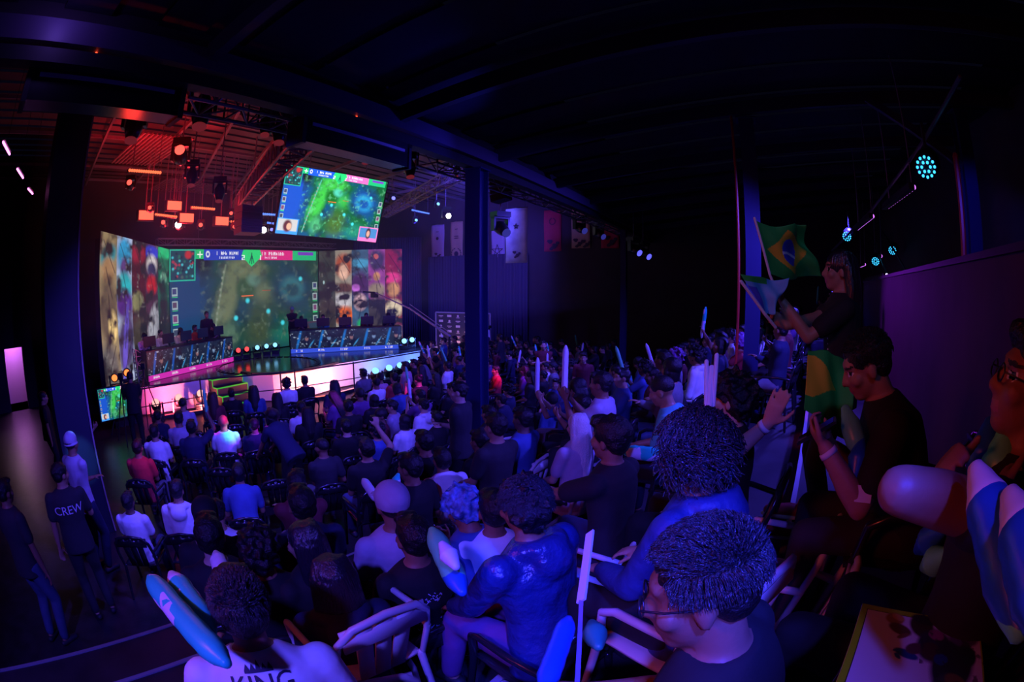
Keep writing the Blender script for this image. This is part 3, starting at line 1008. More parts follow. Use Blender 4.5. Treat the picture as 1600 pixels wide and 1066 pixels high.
def led_bar(a, b, gm, label, n=11, grp=None, r=.035, body=.08, glow_w=1):
    a, b = Vector(a), Vector(b)
    t = thing('led_bar', label, 'light bar', (a + b) / 2, 0, grp)
    d = (b - a)
    G().bar(-d / 2 - Vector((0.05, 0, -.0)), d / 2 - Vector((0.05, 0, 0)), body, body).build('housing', BLACK, t)
    for i in range(n):
        G().ell(-d / 2 + d * ((i + .5) / n), (r, r, r), nu=8, nv=5).build('led', gm, t, True)
    for q in (-.4, .4):
        zz = (a + d * (q + .5)).z
        top_ = 7.37 if a.x < -4 else 5.5 + (a.x + 3.8) * .125
        if body > .05: G().tube([d * q, d * q + Vector((0, 0, top_ - zz))], .008, 5).build('hanging_rod', TRUSS, t)
    return t


REDL = glow('red_led', (1, .13, .05), 1.9)
BLL = glow('blue_led', (.10, .22, 1), 1.8)
for (a, b, x, gm, n, lab) in (
    ((201, 266), (252, 270), -9.8, REDL, 14, 'long red pixel bar over the far left of the hall'),
    ((299, 324), (336, 327), -12.0, REDL, 12, 'red pixel bar in the middle under the ridged ceiling lights'),
    ((242, 335), (277, 339), -13.0, REDL, 12, 'lowest red pixel bar between two red blinders'),
    ((264, 314), (281, 315), -13.0, REDL, 6, 'short red pixel bar above a red blinder'),
    ((355, 346), (388, 347), -13.2, REDL, 8, 'red pixel bar running behind the speaker stack'),
    ((407, 334), (434, 336), -12.5, BLL, 9, 'blue pixel bar left of the hanging screen, upper one'),
    ((417, 348), (434, 350), -13.2, BLL, 6, 'blue pixel bar left of the hanging screen, lower one'),
    ((643, 328), (671, 334), -12.0, BLL, 12, 'pale blue pixel bar right of the hanging screen')):
    led_bar(at(*a, x=x), at(*b, x=x), gm, lab, n, r=.034)
for (px, py, x, lab) in ((227, 337, -13, 'red blinder lamp furthest left'), (271, 322, -13, 'red blinder lamp above the others'), (290, 341, -13, 'red blinder lamp right of the lowest pixel bar'), (345, 346, -13, 'red blinder lamp left of the speaker stack')):
    p = at(px, py, x=x)
    t = thing('blinder_light', lab, 'stage light', p, 0, 'red blinder lamps')
    G().box((0, 0, 0), (.16, .52, .3)).build('housing', BLACK, t)
    G().box((.085, 0, 0), (.01, .46, .24)).build('lens', glow('blinder', (1, .13, .07), 1.7), t)
    hang_pole(t, HZ)
    lamp('POINT', p + Vector((.4, 0, 0)), (0, 0, 0), 22, RED, .15, name='blinder_glow')
# red-lit ridged ceiling boards above the bars
for (px, py, ln, lab) in ((256, 300, 1.9, 'ridged ceiling board glowing red above the left light bars'), (318, 298, 1.6, 'ridged ceiling board glowing red above the middle light bar'), (236, 236, 3.0, 'dim red ridged ceiling board over the far left')):
    p = at(px, py, z=7.1)
    p.x = max(p.x, -17.85 + ln / 2)
    g = G()
    for i in range(12):
        g.box((0, (i - 6) * .13, 0), (ln, .05, .05))
    o = g.build('ridged_board', mat('ridged', (.3, .25, .25), .5)); o.location = p
    tag(o, lab, 'ceiling board')

# truss builder
def truss(name, label, a, b, wd=.3, bays=10, r=.022, m=TRUSS, grp=None):
    a, b = Vector(a), Vector(b)
    mid = (a + b) / 2
    t = thing(name, label, 'truss', mid, 0, grp)
    a, b = a - mid, b - mid
    d = (b - a).normalized(); side = d.cross(Vector((0, 0, 1))).normalized(); up = side.cross(d)
    cs = [(side * sx_ + up * sz_) * (wd / 2) for sx_ in (-1, 1) for sz_ in (-1, 1)]
    g = G()
    for c in cs: g.tube([a + c, b + c], r, 6)
    g.build('chord', m, t)
    g = G(); step = (b - a) / bays
    for i in range(bays):
        p, q = a + step * i, a + step * (i + 1)
        for (c0, c1) in ((0, 1), (2, 3), (0, 2), (1, 3)):
            u, v = (c0, c1) if i % 2 else (c1, c0)
            g.tube([p + cs[u], q + cs[v]], r * .6, 5)
            g.tube([p + cs[c0], p + cs[c1]], r * .6, 5)
    g.build('bracing', m, t)
    for q in (.2, .8):
        p_ = a + (b - a) * q
        if abs((b - a).normalized().z) < .5: G().tube([p_, Vector((p_.x, p_.y, 7.37 - mid.z))], .01, 5).build('hanger', m, t)
    return t


ND = Vector((-4.75, 0, 0))
truss('lighting_truss', 'lattice truss under the roof edge, glowing red at its left end', (-4.24, 1.79, 5.19), (-4.24, 3.66, 5.19), .38, 6, .02)
truss('lighting_truss', 'dark lattice truss between the black box and the middle post', (-4.24, 5.7, 5.19), (-4.24, 19.4, 5.19), .36, 26, .018)
truss('lighting_truss', 'wide red lit truss crossing the hall ceiling towards the hanging speaker', at(482, 200, x=-5.3), at(372, 326, x=-14.6), .42, 22, .03)
truss('lighting_truss', 'blue lit truss crossing from the middle post to the stage right', at(722, 268, x=-6.2), at(600, 335, x=-14.2), .3, 18, .02)
truss('lighting_truss', 'low truss above the top edge of the LED wall', (-16.6, 6.6, 5.05), (-16.6, 15.4, 5.05), .22, 22, .018)
truss('lighting_truss', 'red lit standing truss tower left of the players desk', at(222, 600, x=-14.6), at(216, 545, x=-14.6), .3, 5, .02)

# long black boxes under the roof edge: roller housings
for (y0, y1, lab, zz) in ((3.1, 4.8, 'long black box with a pale lit strip hanging under the roof edge', 4.87), (.15, 1.62, 'long dark box under the roof edge at the upper left', 4.87)):
    t = thing('black_box', lab, 'box', (-3.98, (y0 + y1) / 2, zz), 0, 'long boxes under the roof edge')
    G().box((0, 0, 0), (.24, y1 - y0, .27)).build('housing', GLOSSB, t)
    for s_ in (-1, 1):
        G().box((0, s_ * ((y1 - y0) / 2 + .02), 0), (.27, .05, .31)).build('end_cap', BLACK, t)
    G().box((.125, 0, .07), (.012, (y1 - y0) * .9, .035)).build('strip', mat('strip_grey', (.45, .42, .6), .4), t)
    G().ell((.2, -.2, .26), (.012, .012, .012)).build('indicator', glow('tiny_red', (1, .06, .02), 4), t)
    [G().tube([(0, q, .1), (0, q, .6)], .012, 6).build('hanger', TRUSS, t) for q in (-.5, .5)]

# speakers
p = at(388, 343, x=-11.2)
t = thing('line_array_speaker', 'grey stack of hanging loudspeakers on a chain, left of the hanging screen', 'speaker', p)
for i in range(4):
    c = G().box((0, 0, .26 - i * .185), (.4, .68, .17), (0, -.04 * i, 0)).build('speaker_box', mat('speaker_grey', (.12, .12, .14), .7), t)
    g = G()
    for k in range(5): g.box((.205, 0, .20 + k * .03 - i * .185), (.01, .62, .008))
    g.build('grille', BLACK, c)
G().tube([(0, .1, .35), (0, .1, 7.37 - p.z)], .02, 6).tube([(0, -.1, .35), (0, -.02, 1.2), (0, .1, 1.8)], .012, 6).build('chain', TRUSS, t)
p = at(783, 297, x=-4.9)
t = thing('line_array_speaker', 'black rounded speaker cluster hanging right of the middle post', 'speaker', p)
for i in range(3):
    G().box((0, 0, .15 - i * .16), (.34, .40 - .03 * i, .15), (0, -.1 * i, 0)).build('speaker_box', GLOSSB, t)
G().tube([(0, 0, .2), (0, 0, 7.37 - p.z)], .02, 6).build('chain', BLACK, t)
for i, (px, py, x) in enumerate(((905, 352, -4.9), (935, 362, -4.9), (782, 352, -5.2), (990, 386, -3.4), (1005, 392, -3.2), (975, 300, -4.7))):
    if i == 5: continue
    p = at(px, py, x=x)
    t = moving_head((p.x, p.y, p.z + .3), ('black light hanging before the yellow banner', 'black light hanging before the crimson banner', 'pale faced black light hanging before the star banner', 'small light on the truss past the crimson banner', 'farthest small light on the dark end of the truss')[i], glow('dim_blue%d' % (i > 2), (.1, .1, .9), 1.5 if i > 2 else .25), face(1, -.6), -.5, True, 1.2)
    hang_pole(t, 5.3)

# par cans and pixel bars at the right
def par(px, py, x, lab, s_=1.0, power=2.5):
    p = at(px, py, x=x)
    t = thing('par_light', lab, 'stage light', p, 0, 'cyan par lights on the right')
    d = (Vector((-.6, -1.0, -.55))).normalized()
    M = d.to_track_quat('Z', 'Y').to_matrix()
    G().tube([-d * .22 * s_, -d * .1 * s_, d * .0, d * .01], [.07 * s_, .13 * s_, .14 * s_, .14 * s_], 18).build('can', GLOSSB, t, True)
    gm = glow('par_led', (.04, .50, 1), 2)
    k = 0
    for rr, nn in ((.0, 1), (.045, 6), (.09, 12)):
        for i in range(nn):
            a = 2 * PI * i / nn
            if rr == 0: continue
            c = M @ Vector((rr * s_ * math.cos(a), rr * s_ * math.sin(a), .15 * s_))
            G().ell(c, (.015 * s_,) * 3, nu=8, nv=5).build('led', gm, t, True)
    G().bar((0, -.0, .1), (0, .0, .45), .03).build('yoke', BLACK, t)
    return t


par(1449, 256, 2.15, 'large cyan par light with dotted lenses, highest on the right', 1.15)
par(1326, 366, 2.4, 'cyan par light beside the head of the flag waver', 1.0)
par(1370, 405, 4.2, 'tiny cyan par light beyond the top wall, left one', 1.2)
par(1396, 388, 4.6, 'tiny cyan par light beyond the top wall, right one', 1.2)
PNK = glow('pink_led', (.62, .16, .95), 1.5)
led_bar(at(1386, 324, x=2.25), at(1430, 291, x=2.2), PNK, 'violet pixel bar below the large cyan par light', 12, 'violet pixel bars on the right', .032)
led_bar(at(1339, 358, x=2.35), at(1365, 337, x=2.3), PNK, 'violet pixel bar beside the smaller cyan par light', 12, 'violet pixel bars on the right', .034)
led_bar(at(1344, 416, x=4.2), at(1352, 413, x=4.2), PNK, 'tiny pink pixel bar beyond the top wall, lower one', 4, r=.05)
led_bar(at(1366, 403 - 1, x=4.3), at(1378, 400, x=4.3), PNK, 'tiny pink pixel bar beyond the top wall, upper one', 5, r=.05)
led_bar((1.19 + SK * 10.2, 10.2, 3.575), (1.19 + SK * 7.3, 7.3, 3.575), glow('white_violet', (.6, .5, 1), 2.5), 'dotted white light strip lying on the top wall', 22, r=.018, body=.03)
tag(G().tube([at(1300, 392, x=2.3), at(1360, 330, x=2.28), at(1440, 225, x=2.2), at(1500, 120, x=2.1)], .025, 8).build('lighting_pipe', STEEL), 'steel pipe carrying the cyan and violet lights on the right', 'pipe')
for i, (a, b) in enumerate((((1378, 360), (1425, 440)), ((1362, 370), (1390, 440)), ((1345, 372), (1362, 420)))):
    tag(G().bar(at(*a, x=4.5), at(*b, x=4.0), .04).build('sloping_brace', RAFT), 'thin sloping brace beyond the top wall, %s of three' % ('rightmost', 'middle', 'leftmost')[i], 'brace')
# pink tubes upper left
for i, (a, b) in enumerate((((5, 222), (15, 241)), ((27, 264), (36, 278)), ((44, 295), (51, 303)))):
    A, B = at(*a, z=EYE.z + 1.6), at(*b, z=EYE.z + 1.6)
    t = thing('light_tube', 'slim pink light tube at the upper left, %s' % ('longest and highest', 'middle one', 'lowest and shortest')[i], 'light tube', (A + B) / 2)
    G().tube([(A - B) / 2, (B - A) / 2], .014, 8).build('tube', glow('pink_tube', (1, .2, .75), 4), t)
    G().bar((A - B) / 2 + Vector((0, 0, .03)), (B - A) / 2 + Vector((0, 0, .03)), .04, .02).build('holder', BLACK, t)
    G().tube([(0, 0, .03), (0, 0, 7.37 - t.location.z)], .004, 5).build('cord', BLACK, t)
p = at(98, 0, z=6.2)
lamp('POINT', at(110, 6, z=5.3), (0, 0, 0), 3, (.25, .12, 1), .05, name='added_violet')  # added lamp without a fixture, tints a patch of roof violet

# banners on the back wall
def banner(x0, x1, y, z0, z1, m, label, marks=()):
    t = thing('banner', label, 'banner', ((x0 + x1) / 2, y, z0), 0, 'banners on the back wall')
    wd, h = x1 - x0, z1 - z0
    g = G(); n = 12
    vs = []
    for j in range(n + 1):
        for i in range(7):
            vs.append((-wd / 2 + wd * i / 6, .02 * math.sin(i * 1.5 + j * .6), h * j / n))
    g.add(vs, [(j * 7 + i, j * 7 + i + 1, (j + 1) * 7 + i + 1, (j + 1) * 7 + i) for j in range(n) for i in range(6)])
    c = g.build('cloth', m, t, True)
    md = c.modifiers.new('s', 'SOLIDIFY'); md.thickness = .006
    G().tube([(-wd / 2, 0, h), (wd / 2, 0, h)], .018, 8).build('rod', BLACK, t)
    if y < 19:
        for q in (-.4, .4): G().tube([(wd * q, 0, h), (wd * q, 0, 7.37 - z0)], .006, 5).build('cord', BLACK, t)
    for (kind, u, v, s_) in marks:
        g = G()
        cx_, cz = (u - .5) * wd, v * h
        if kind == 'star':
            for k in range(5):
                a0 = PI / 2 + k * 4 * PI / 5; a1 = PI / 2 + (k + 1) * 4 * PI / 5
                g.bar((cx_ + s_ * math.cos(a0), -.035, cz + s_ * math.sin(a0)), (cx_ + s_ * math.cos(a1), -.035, cz + s_ * math.sin(a1)), .01, .025)
        elif kind == 'dot': g.ell((cx_, -.035, cz), (s_, .012, s_))
        elif kind == 'ring':
            for k in range(14):
                if k in (3,): continue
                a0, a1 = 2 * PI * k / 14, 2 * PI * (k + .7) / 14
                g.bar((cx_ + s_ * math.cos(a0), -.035, cz + s_ * math.sin(a0)), (cx_ + s_ * math.cos(a1), -.035, cz + s_ * math.sin(a1)), .012, .04)
        elif kind == 'bar': g.box((cx_, -.035, cz), (s_ * 2, .012, .03))
        elif kind == 'blob':
            for k in range(9):
                g.ell((cx_ + s_ * .9 * math.cos(k * 2.4) * (.3 + .08 * k), -.032, cz + s_ * .6 * math.sin(k * 1.9)), (s_ * .3, .012, s_ * .22))
        g.build('emblem', mat('emblem_dark', (.03, .02, .05), .6), c)


BY = 19.95
WB = mat('banner_white', (.55, .55, .7), .8); YB = mat('banner_yellow', (.6, .5, .28), .8); RB = mat('banner_red', (.55, .03, .08), .8); GB = mat('banner_green', (.45, .6, .55), .8, vary=.3, vscale=2)
def bx(px, py): return at(px, py, y=BY)
banner(bx(674, 380).x, bx(694, 380).x, BY, bx(684, 409).z, bx(684, 351).z, WB, 'pale blue banner furthest left on the back wall', (('bar', .5, .8, .08), ('dot', .5, .62, .08), ('blob', .5, .15, .2)))
banner(bx(704, 380).x, bx(723, 380).x, BY, bx(712, 408).z, bx(712, 346).z, YB, 'cream banner with a dark crest just left of the middle post', (('bar', .5, .8, .07), ('bar', .5, .62, .12), ('bar', .5, .57, .12), ('ring', .5, .18, .27), ('dot', .5, .18, .12)))
banner(bx(768, 380).x, bx(789, 380).x, BY, bx(778, 402).z, bx(778, 348).z, WB, 'white banner with a star outline just right of the middle post', (('dot', .5, .75, .08), ('star', .45, .18, .3)))
banner(bx(850, 360).x, bx(877, 360).x, BY, bx(863, 393).z, bx(863, 328).z, RB, 'crimson banner with a faint crest, left of the yellow one', (('ring', .5, .72, .14), ('blob', .5, .15, .3)))
banner(bx(893, 360).x, bx(922, 360).x, BY, bx(905, 388).z, bx(905, 322).z, YB, 'mustard banner with dark figures at its foot', (('blob', .35, .12, .25), ('blob', .75, .1, .22)))
banner(bx(939, 360).x, bx(967, 360).x, BY, bx(953, 388).z, bx(953, 345).z, RB, 'crimson banner at the right end under the truss', (('blob', .5, .25, .3),))
x0, x1 = at(790, 370, y=15.5).x, at(824, 370, y=15.5).x
banner(x0, x1, 15.5, at(806, 411, y=15.5).z, at(806, 325, y=15.5).z, GB, 'large pale green and white banner hanging nearer than the rest', (('star', .5, .66, .10), ('blob', .5, .15, .16)))

# sponsor board
t = thing('sponsor_board', 'dark backdrop board with a grid of small white marks beside the middle post', 'backdrop board', (0, 0, 0))
BYD = 17.0
A, B = at(681, 488, y=BYD), at(766, 488, y=BYD)
t.location = ((A.x + B.x) / 2, BYD, 0)
wd = B.x - A.x
G().box((0, .03, A.z / 2), (wd, .03, A.z)).build('panel', mat('board_dark', (.06, .05, .07), .5), t)
g = G()
g.bar((-wd / 2, 0, .02), (-wd / 2, 0, A.z), .05).bar((wd / 2, 0, .02), (wd / 2, 0, A.z), .05).bar((-wd / 2, 0, A.z), (wd / 2, 0, A.z), .05)
g.build('frame', mat('frame_alu', (.35, .33, .4), .4, .5), t)
rng = random.Random(3)
g = G()
for i in range(6):
    for j in range(9):
        cx_, cz = -wd / 2 + wd * (i + .6) / 6.2, A.z - .14 - j * .21
        k = (i + j) % 3
        if cz < .15: continue
        if k == 0: g.box((cx_, .008, cz), (.22, .012, .03)).box((cx_, .008, cz - .05), (.12, .012, .015))
        elif k == 1: g.box((cx_, .008, cz), (.2, .012, .09))
        else: g.ell((cx_, .008, cz), (.05, .01, .05)).box((cx_, .008, cz - .07), (.16, .012, .02))
g.build('print', mat('board_print', (.85, .7, .62), .6), t)
lamp('SPOT', (-10.2, 16.2, .6), (-10.5, 17, .5), 40, (1, .42, .2), .1, 120, .9, 'board_light')
lamp('POINT', at(722, 555, y=16.5), (0, 0, 0), 12, (1, .45, .22), .2, name='board_light')

# monitor on a stand facing the crowd, left of the stage
A, B = at(153, 611, x=-12.3), at(214, 601, x=-12.3)
C_, D_ = at(159, 658, x=-12.3), at(216, 642, x=-12.3)
m0 = (A + B + C_ + D_) / 4
t = thing('stage_monitor', 'large monitor on a stand left of the stage with a green game map', 'monitor', (m0.x, m0.y, 0))
hw, hh = (B - A).length / 2, .38
picture('picture', game_canvas(160, 90, True), [Vector((.045, -hw, m0.z + hh)), Vector((.045, hw, m0.z + hh)), Vector((.045, hw, m0.z - hh)), Vector((.045, -hw, m0.z - hh))], t, 1.2)
G().box((0, 0, m0.z), (.06, 2 * hw + .06, 2 * hh + .06)).build('bezel', GLOSSB, t)
g = G()
for y in (-.35, .35): g.tube([(-.04, y * .3, m0.z - .2), (-.05, y, .02)], .02, 6)
g.tube([(-.04, 0, m0.z - .2), (-.5, 0, .02)], .02, 6)
g.build('stand', BLACK, t)

# tripods with cameras left of the stage
def camera_rig(p, label, rz=0, h=1.5):
    t = thing('video_camera', label, 'camera', p, rz, 'video cameras on tripods')
    for k in range(3):
        a = 2 * PI * k / 3 + .4
        G().tube([(0, 0, h - .1), (.42 * math.cos(a), .42 * math.sin(a), 0.015)], [.018, .014], 6).build('leg', BLACK, t)
    G().tube([(0, 0, h - .2), (0, 0, h + .02)], .03, 8).build('tripod_head', BLACK, t)
    G().box((0, 0, h + .1), (.12, .34, .15)).box((0, -.2, h + .14), (.1, .1, .1)).build('camera_body', GLOSSB, t)
    G().tube([(0, .17, h + .1), (0, .33, h + .1)], [.045, .055], 12).build('lens', GLOSSB, t, True)


for i, (px, py, x) in enumerate(((186, 560, -11.4), (222, 560, -12.4), (760, 560, -9.6))):
    p = at(px, py, x=x)
    camera_rig((p.x, p.y, 0), ('video camera on a tripod behind the floor monitor', 'video camera on a tripod at the left end of the stage', 'video camera on a tripod beside the dark backdrop board')[i], face(-1, .4), 1.45)
# camera crane
t = thing('camera_crane', 'long camera crane arm reaching over the right of the stage', 'camera crane', (0, 0, 0))
A, B, C_ = at(585, 457, x=-12.6), at(640, 482, x=-10.8), at(702, 525, x=-8.9)
base = at(702, 525, x=-8.9)
t.location = (base.x, base.y, 0)
off = Vector((base.x, base.y, 0))
G().tube([A - off, B - off, C_ - off], [.02, .03, .045], 8).tube([B - off + Vector((0, 0, .15)), C_ - off + Vector((0, 0, .12))], .012, 6).build('arm', mat('crane_metal', (.35, .35, .42), .35, .6), t)
G().box(A - off + Vector((0, 0, -.1)), (.16, .25, .18)).tube([A - off, A - off + Vector((-.1, -.5, .03))], .03, 8).build('camera_head', GLOSSB, t)
G().tube([(0, 0, .1), (0, 0, C_.z)], .04, 8).build('column', BLACK, t)
for k in range(3):
    a = 2 * PI * k / 3
    G().tube([(0, 0, .6), (.5 * math.cos(a), .5 * math.sin(a), .02)], .025, 6).build('leg', BLACK, t)

# barrier rail before the stage
pts = [(222, 655), (318, 645), (440, 612), (462, 605), (553, 588), (660, 573)]
RX = [-12.2, -12.0, -10.9, -10.75, -10.3, -10.0]
P = [at(a, b, x=x) for (a, b), x in zip(pts, RX)]
P = [Vector((p.x, p.y, 1.02)) for p in P]
t = thing('barrier_rail', 'thin black crowd barrier rail running before the stage', 'barrier', (P[0].x, P[0].y, 0))
o = Vector((P[0].x, P[0].y, 0))
G().tube([p - o for p in P], .022, 6).tube([p - o - Vector((0, 0, .45)) for p in P], .014, 6).build('rail', BLACK, t)
for p in P:
    G().tube([(p.x - o.x, p.y - o.y, 0.01), (p.x - o.x, p.y - o.y, 1.04)], .022, 6).build('upright', BLACK, t)
# handrail across the far tiers
A, B = at(952, 622, y=6.6), at(1112, 550, y=13.5)
t = thing('hand_rail', 'dark sloping handrail crossing before the far crowd', 'handrail', (A.x, A.y, ground(A.x, A.y)))
o = t.location.copy()
G().tube([A - o, B - o], .022, 8).tube([A - o - Vector((0, 0, .35)), B - o - Vector((0, 0, .35))], .014, 6).build('rail', BLACK, t)
for k in range(6):
    p = A.lerp(B, k / 5)
    G().tube([(p.x - o.x, p.y - o.y, max(0, ground(p.x, p.y)) - o.z + .01), p - o], .016, 6).build('upright', BLACK, t)


# ================================================================== people
def skin(name, c): return mat(name, c, .5, bump=.05, bscale=60, spec=.4)


SK_A = skin('skin_light', (.50, .30, .22))
SK_B = skin('skin_tan', (.38, .20, .13))
SK_C = skin('skin_brown', (.26, .12, .075))
SK_D = skin('skin_dark', (.16, .085, .06))
HAIRM = mat('hair_black', (.007, .006, .008), .42, bump=.5, bscale=120, spec=.5)
HAIRS = mat('hair_sheen', (.025, .025, .035), .27, bump=.7, bscale=90, spec=.9)
HAIRL = mat('hair_straight', (.014, .014, .022), .25, stretch=(1, 1, .06), bump=.6, bscale=110, spec=.9)
HAIRR = mat('hair_reddish', (.05, .015, .012), .4, bump=.5, bscale=120)
HAIRP = mat('hair_violet', (.30, .10, .40), .45, bump=.5, bscale=110)
HAIRW = mat('hair_pale', (.65, .6, .58), .5, bump=.5, bscale=110)
CLO = {
    'white': (.80, .80, .82), 'grey': (.16, .16, .18), 'black': (.009, .009, .011), 'charcoal': (.022, .022, .028), 'navy': (.014, .02, .06),
    'blue': (.05, .10, .30), 'teal': (.08, .42, .40), 'red': (.42, .03, .04), 'maroon': (.14, .02, .03), 'purple': (.16, .06, .22), 'pink': (.60, .30, .38),
    'olive': (.14, .16, .06), 'orange': (.5, .16, .03), 'denim': (.05, .08, .16), 'beige': (.50, .42, .36), 'lilac': (.40, .36, .46),
}


def cloth(c): return mat('cloth_' + c, CLO[c], .85, bump=.25, bscale=14, vary=.12, vscale=9, sheen=0)


def ik(a, b, l1, l2, pole):
    """elbow or knee between a and b"""
    d = b - a
    L = d.length
    mx = (l1 + l2) * .999
    if L > mx:
        b = a + d * (mx / L); d = b - a; L = mx
    d.normalize()
    c = (l1 * l1 - l2 * l2 + L * L) / (2 * L)
    h = math.sqrt(max(0, l1 * l1 - c * c))
    p = Vector(pole); p = p - d * p.dot(d)
    if p.length < 1e-4: p = Vector((0, 0, -1)) - d * (-d.z)
    p.normalize()
    return a + d * c + p * h, b


def hand_g(g, wrist, d, n, curl=.35, side=1, s_=1.0, spread=.10, r=.0088):
    """palm and five fingers; d along the hand, n the back of the hand; side 1 puts the thumb on +d x n"""
    d = d.normalized(); n = (n - d * n.dot(d)).normalized(); w_ = d.cross(n) * side
    pl = .085 * s_
    g.loft([(wrist - d * .01, w_, n, .025 * s_, .019 * s_), (wrist + d * .02 * s_, w_, n, .031 * s_, .018 * s_), (wrist + d * .055 * s_, w_, n, .040 * s_, .016 * s_), (wrist + d * pl, w_, n, .040 * s_, .013 * s_)], 12)
    for i, (o, L) in enumerate(((.031, .068), (.011, .077), (-.010, .071), (-.030, .056))):
        b = wrist + d * (pl - .006) + w_ * (o * s_)
        dd = (d + w_ * (o * spread * 30 * .3)).normalized()
        pts = [b]; a = curl * .5; p = b.copy()
        for k, f in enumerate((.45, .32, .23)):
            q = (dd * math.cos(a) - n * math.sin(a)).normalized()
            p = p + q * (L * s_ * f); pts.append(p.copy()); a += curl * (1.0, .8, .5)[k]
        g.tube(pts, [r * s_, r * .98 * s_, r * .9 * s_, r * .78 * s_], 8)
    b = wrist + d * .022 * s_ + w_ * .026 * s_
    t1 = (d * .6 + w_ * .75 - n * .25).normalized(); t2 = (d * .85 + w_ * .4 - n * .35).normalized()
    g.tube([b, b + t1 * .034 * s_, b + t1 * .034 * s_ + t2 * .03 * s_, b + t1 * .034 * s_ + t2 * .052 * s_], [.013 * s_, .0115 * s_, .0105 * s_, .009 * s_], 8)


def head_g(g, c, R, s_=1.0):
    def P(x, y, z): return c + R @ Vector((x * s_, y * s_, z * s_))
    g.ell(P(0, -.012, .03), (.076 * s_, .096 * s_, .090 * s_), R, 20, 14)
    g.ell(P(0, .020, -.030), (.060 * s_, .072 * s_, .082 * s_), R, 18, 12)
    g.ell(P(0, .050, -.085), (.034 * s_, .034 * s_, .026 * s_), R, 12, 8)
    g.ell(P(0, .070, .035), (.052 * s_, .022 * s_, .022 * s_), R, 12, 8)
    g.tube([P(0, .082, .022), P(0, .097, -.006), P(0, .104, -.024)], [.009 * s_, .012 * s_, .015 * s_], 8)
    g.ell(P(-.013, .093, -.027), (.009 * s_,) * 3, None, 8, 6).ell(P(.013, .093, -.027), (.009 * s_,) * 3, None, 8, 6)
    g.ell(P(0, .083, -.052), (.025 * s_, .013 * s_, .008 * s_), R, 12, 6)
    g.ell(P(0, .081, -.065), (.022 * s_, .013 * s_, .009 * s_), R, 12, 6)
    for q in (-1, 1):
        g.ell(P(q * .045, .058, -.022), (.024 * s_, .026 * s_, .024 * s_), R, 10, 7)
        g.ell(P(q * .078, -.006, -.008), (.010 * s_, .020 * s_, .032 * s_), R, 12, 8)


